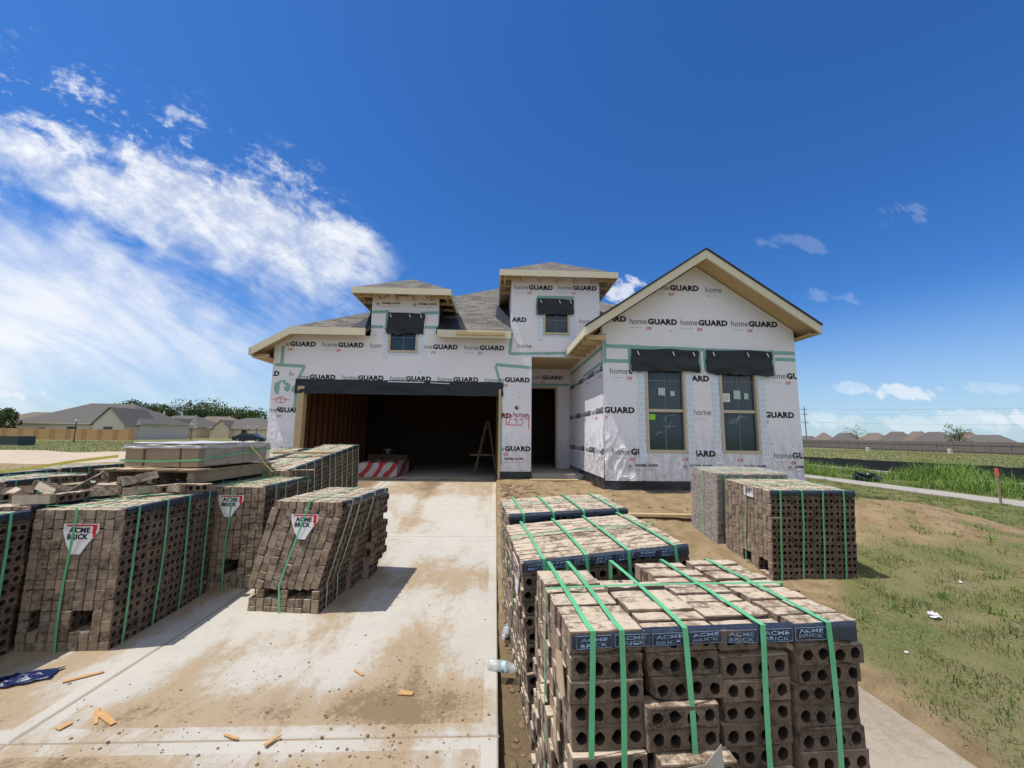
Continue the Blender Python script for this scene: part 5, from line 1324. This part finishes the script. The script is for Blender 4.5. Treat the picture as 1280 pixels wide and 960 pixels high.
def tree(loc,h,w,label,cat='tree',group='trees behind the far houses',n=1500,leaf='leaf',th=.28,seed=1,size=.32,dens=1.):
    rs=random.Random(seed); r=thing('broadleaf_tree',loc,label,cat,group); mb=MB(); ends=[]
    mb.tube([(0,0,-.2),(.05*h*.2,0,h*.25),(.02*h,.05,h*.55),(0,0,h*.8)],[.03*h*.7,.022*h*.7,.014*h*.7,.004*h],M['bark'],7)
    for k in range(9):
        a=rs.random()*6.28; z=h*rs.uniform(th,.7); l=w*.5*rs.uniform(.5,.95); e=(l*math.cos(a),l*math.sin(a),min(h*.95,z+l*rs.uniform(.3,.9)))
        mb.tube([(0,0,z),(e[0]*.5,e[1]*.5,lerp(z,e[2],.35)),e],[.010*h,.006*h,.003*h],M['bark'],5); ends.append(e)
    mb.build('trunk',r); mb=MB(); cl=[]
    for e in ends: cl.append((Vector(e),w*rs.uniform(.16,.27)))
    for k in range(12):
        a=rs.random()*6.28; t=rs.random(); z=lerp(h*th,h*.97,t); l=w*.5*rs.random()**.5*(1-.55*abs(t-.42)/.58); cl.append((Vector((l*math.cos(a),l*math.sin(a),z)),w*rs.uniform(.12,.24)))
    for k in range(int(n*dens)):
        c,rad=rs.choice(cl); d=Vector((rs.gauss(0,1),rs.gauss(0,1),rs.gauss(0,.8))); d.normalize(); p=c+d*rad*rs.uniform(.55,1.1)
        u=Vector((rs.gauss(0,1),rs.gauss(0,1),rs.gauss(0,1))).normalized(); v=u.orthogonal().normalized(); s=size*rs.uniform(.5,1.2)
        mb.raw([p-u*s*.5,p+v*s*.35,p+u*s*.5,p-v*s*.35],[(0,1,2,3)],[M[leaf]])
    mb.build('crown',r); return r
tree((px2x(36,72),72,0),4.9,3.9,'small rounded green tree at the left end of the tan fence',seed=2,n=3600,th=.12,group=None)
tree((px2x(22,73),73,0),2.2,2.6,'low shrub beside the small tree at the tan fence','shrub',None,n=600,th=.05,seed=22)
for k,(px,Y,h,w,lb) in enumerate(((6,150,8.5,11,'dark tree crown above the far left edge house'),(168,140,9.2,9,'dark tree crown over the middle of the largest house roof'),(183,140,9.6,10,'dark tree crown next right over the largest house roof'),(206,145,10.8,13,'tallest dark tree crown behind the gable of the largest house'),(222,145,8.6,9,'lower dark tree crown right of the tallest one'),(266,150,10.6,16,'wide dark tree crown over the two gabled house'),(254,150,8.6,9,'small dark tree crown left of the wide crown'),(290,150,8.8,11,'dark tree crown over the brown roofed house'),(304,150,9.2,12,'dark tree crown second from the construction house'),(322,150,8.6,12,'dark tree crown touching the construction house wall'))):
    tree((px2x(px,Y),Y,0),h,w,lb,seed=30+k,n=5200,size=.62,th=.22)
# ------------------------------------------------------------------ background: right
def fence_right():
    X=73; r=thing('picket_fence',(X,40,-.35),'long weathered grey wooden fence across the field at right','fence'); n=52
    for k in range(n):
        mb=MB(); y0=k*2.4
        for q in range(16): a=y0+q*.15; mb.box(-.01+.004*(q%2),.012,a+.004,a+.146,.05,1.80+.03*random.random(),M['fence_grey'])
        mb.build('picket_panel',r)
        mb=MB(); mb.box(-.06,-.012,y0,y0+2.4,1.28,1.38,M['fence_grey']); mb.box(-.06,-.012,y0,y0+2.4,.3,.4,M['fence_grey']); mb.build('rail',r)
        mb=MB(); mb.box(-.12,-.06,y0-.05,y0+.05,0,1.9,M['pole_wood']); mb.build('post',r)
fence_right()
for k,(px,X,w,h,lb) in enumerate(((1003,112,12,3.3,'far house roof nearest the construction house at right'),(1019,112,10,2.9,'far brown roof behind the power pole'),(1041,108,11,3.3,'far grey roof right of the power pole'),(1070,106,12,3.5,'far roof beside the bare sparse tree'),(1108,104,11,3.2,'far roof third from the bare sparse tree'),(1139,104,12,3.9,'tallest far roof above the long grey fence'),(1167,104,11,3.3,'far roof just right of the tallest far roof'),(1190,104,12,3.5,'wide far roof left of the leafy tree'),(1232,104,11,3.2,'far roof just right of the leafy tree'),(1262,104,12,3.0,'far roof closest to the right photo edge'))):
    Y=X/((px-620)/500*1.0); bg_house((X,Y,-1.45),(6.6,7.4,6.0,7.0)[k%4],4.2+.5*(k%3),2.6,h-1.2+(.45,.0,.6,.25)[k%4],R(-46+9*(k%4)-12),lb,'house roofs above the long grey fence',roofm=('roof_brown','roof_grey')[k%2],chimney=(k%3==0))
tree((78,78/((1085-620)/500),-.35),4.9,4.4,'sparse nearly bare tree above the grey fence','tree',None,n=260,leaf='leaf_thin',seed=60,size=.3,th=.35)
tree((78,78/((1222-620)/500),-.35),5.2,3.2,'leafy pale tree above the grey fence','tree',None,n=1100,leaf='leaf_thin',seed=61,size=.26,th=.2)
def poles():
    A=Vector((87.5,110,-.8)); B=Vector((150,60,-.8)); ends=[]
    for p,h in ((A,11.6),(B,11.6)):
        r=thing('utility_pole',p,'tall thin utility pole with crossarms beyond the fence at right' if p is A else 'second utility pole carrying the wires, out past the right edge','utility pole')
        mb=MB(); mb.tube([(0,0,0),(0,0,h)],[.17,.11],M['pole_wood'],8); mb.build('pole',r)
        for z in (h-.9,h-2.3,h-4.6):
            mb=MB(); mb.box(-.9,.9,-.06,.06,z,z+.12,M['pole_wood']); mb.build('crossarm',r)
            mb=MB()
            for x in (-.8,0.25,.8): mb.tube([(x,0,z+.12),(x,0,z+.3)],.05,M['grey_metal'],6)
            mb.build('insulator',r)
    for k,(x,z) in enumerate(((-.8,11.0),(.8,11.0),(.25,9.6),(-.8,7.3),(.8,7.3))):
        pts=[]
        for t in np.linspace(0,1,25): p=A.lerp(B,t); pts.append((p.x+x,p.y,p.z+z-1.1*4*t*(1-t)))
        mb=MB(); mb.tube(pts,.013,M['pole_wood'],4); tag(mb.build('power_line'),'thin dark overhead wire running right from the utility pole','wire','overhead wires')
poles()
def silt_fence():
    pl=[(15.4,40),(16.6,27),(17.0,23.4),(18.3,19),(19.6,15.3),(21.5,10.5),(24,5)]
    r=thing('silt_fence',(17,23.4,0),'long low black fabric silt fence behind the weeds','silt fence'); o_=(17,23.4)
    mb=MB(); P=[]
    for a,b in zip(pl,pl[1:]):
        for t in np.linspace(0,1,12,endpoint=False): P.append((lerp(a[0],b[0],t)-o_[0],lerp(a[1],b[1],t)-o_[1]))
    for i,(a,b) in enumerate(zip(P,P[1:])):
        za,zb=.55+.06*noise.noise((i*.7,1,1)),.55+.06*noise.noise(((i+1)*.7,1,1)); mb.raw([(a[0],a[1],-.1),(b[0],b[1],-.1),(b[0],b[1],zb),(a[0],a[1],za),(a[0]+.01,a[1],-.1),(b[0]+.01,b[1],-.1),(b[0]+.01,b[1],zb),(a[0]+.01,a[1],za)],[(0,1,2,3),(7,6,5,4),(3,2,6,7)],[M['black_felt']]*3)
    mb.build('fabric',r)
    for i in range(0,len(P),6): mb=MB(); mb.box(P[i][0]+.015,P[i][0]+.06,P[i][1]-.025,P[i][1]+.025,-.1,.72,M['pallet']); mb.build('stake',r)
silt_fence()
for px,Y,lb in ((1098,62,'small white utility marker left of two in the far field'),(1208,57,'small white utility marker nearer the right edge in the far field')):
    mb=MB(); mb.prism([(-.2,0),(.2,0),(.2,.6),(.14,.72),(-.14,.72),(-.2,.6)],'y',-.2,.2,M['paper']); tag(mb.build('utility_marker',loc=(px2x(px,Y),Y,-.3)),lb,'utility box')
# ------------------------------------------------------------------ weeds and grass
def blades(name, pts, mat, hmin, hmax, wid, lean=.5, seg=True):
    """pts: list of (x,y,z,scale); each a bent two-segment blade"""
    n=len(pts); rg=np.random.default_rng(5); P=np.array(pts); a=rg.uniform(0,6.283,n); h=rg.uniform(hmin,hmax,n)*P[:,3]; w=wid*rg.uniform(.6,1.3,n)*np.sqrt(P[:,3])
    l=rg.uniform(.1,lean,n)*h; dx,dy=np.cos(a),np.sin(a); V=np.zeros((n,5,3))
    V[:,0]=np.stack([P[:,0]-dy*w/2,P[:,1]+dx*w/2,P[:,2]-.01],1); V[:,1]=np.stack([P[:,0]+dy*w/2,P[:,1]-dx*w/2,P[:,2]-.01],1)
    mx,my,mz=P[:,0]+dx*l*.35,P[:,1]+dy*l*.35,P[:,2]+h*.62
    V[:,2]=np.stack([mx+dy*w*.4,my-dx*w*.4,mz],1); V[:,3]=np.stack([mx-dy*w*.4,my+dx*w*.4,mz],1); V[:,4]=np.stack([P[:,0]+dx*l,P[:,1]+dy*l,P[:,2]+h],1)
    F=[]
    for i in range(n): b=i*5; F+=[(b,b+1,b+2,b+3),(b+3,b+2,b+4)]
    me=bpy.data.meshes.new(name); me.from_pydata(V.reshape(-1,3).tolist(),[],F); me.materials.append(mat); return tag(link(name,me),kind='stuff')
def vegetation():
    rs=random.Random(3); pts=[]
    def ok(x,y):
        if x<2.58 and y<3.12: return False
        if .2<x<1.5 and 1.2<y<3.8: return False
        if 2.7<x<4.0 and 4.2<y<6.0: return False
        if 2.0<x<6.1 and y>7.55: return False
        return True
    while len(pts)<90000:
        x=rs.uniform(1.2,12.28); y=1.9+15*rs.random()**1.5
        if not ok(x,y): continue
        g=grassf(x,y)
        cl=.5+noise.noise((x*3.1,y*3.1,8.8))+.5*noise.noise((x*8,y*8,2.2))
        if rs.random()<max(.02,(g-.12))*max(.05,cl)*1.5: pts.append((x,y,zt(x,y),(.45+.8*max(0,cl)*min(1,g+.2))*(2.0 if rs.random()<.04 else 1)))
    blades('grass',pts,M['grass'],.014,.055,.0048,1.7)
    pts=[]
    for c in range(150):
        x=rs.uniform(2.7,12); y=rs.uniform(2.2,13)
        if not ok(x,y) or grassf(x,y)<.3: continue
        for q in range(rs.randint(8,24)):
            X_=x+rs.gauss(0,.05); Y_=y+rs.gauss(0,.05); pts.append((X_,Y_,zt(X_,Y_),rs.uniform(.5,1.2)))
    blades('lawn_weeds',pts,M['weed'],.03,.09,.016,1.6)
    pts=[]
    while len(pts)<34000:
        x=rs.uniform(13.45,17.2); y=rs.uniform(3,42)
        if rs.random()<.35: x=rs.uniform(17.6,20)
        hgt=.42+1.5*noise.noise((x*.5,y*.3,4.0))+.9*noise.noise((x*1.1,y*.9,7.0)); t=1
        if hgt<.10: continue
        hgt=min(1.5,hgt)
        pts.append((x,y,zt_flat(x,y)-.02,max(.25,hgt)))
    blades('weeds',pts,M['weed'],.15,.62,.022,1.4)
    pts=[]
    while len(pts)<16000:
        x=rs.uniform(13.45,70); y=rs.uniform(6,70)
        if rs.random()>.25+.75*max(0,noise.noise((x*.2,y*.2,3))+.2): continue
        pts.append((x,y,zt(x,y),1))
    blades('field_grass',pts,M['grass'],.05,.16,.05,1.0)
    pts=[]
    while len(pts)<14000:
        x=rs.uniform(-60,-5.3); y=rs.uniform(10,62)
        if rs.random()>grassf(x,y): continue
        pts.append((x,y,zt(x,y),1))
    blades('meadow_grass',pts,M['grass'],.05,.15,.05,1.0)
vegetation()
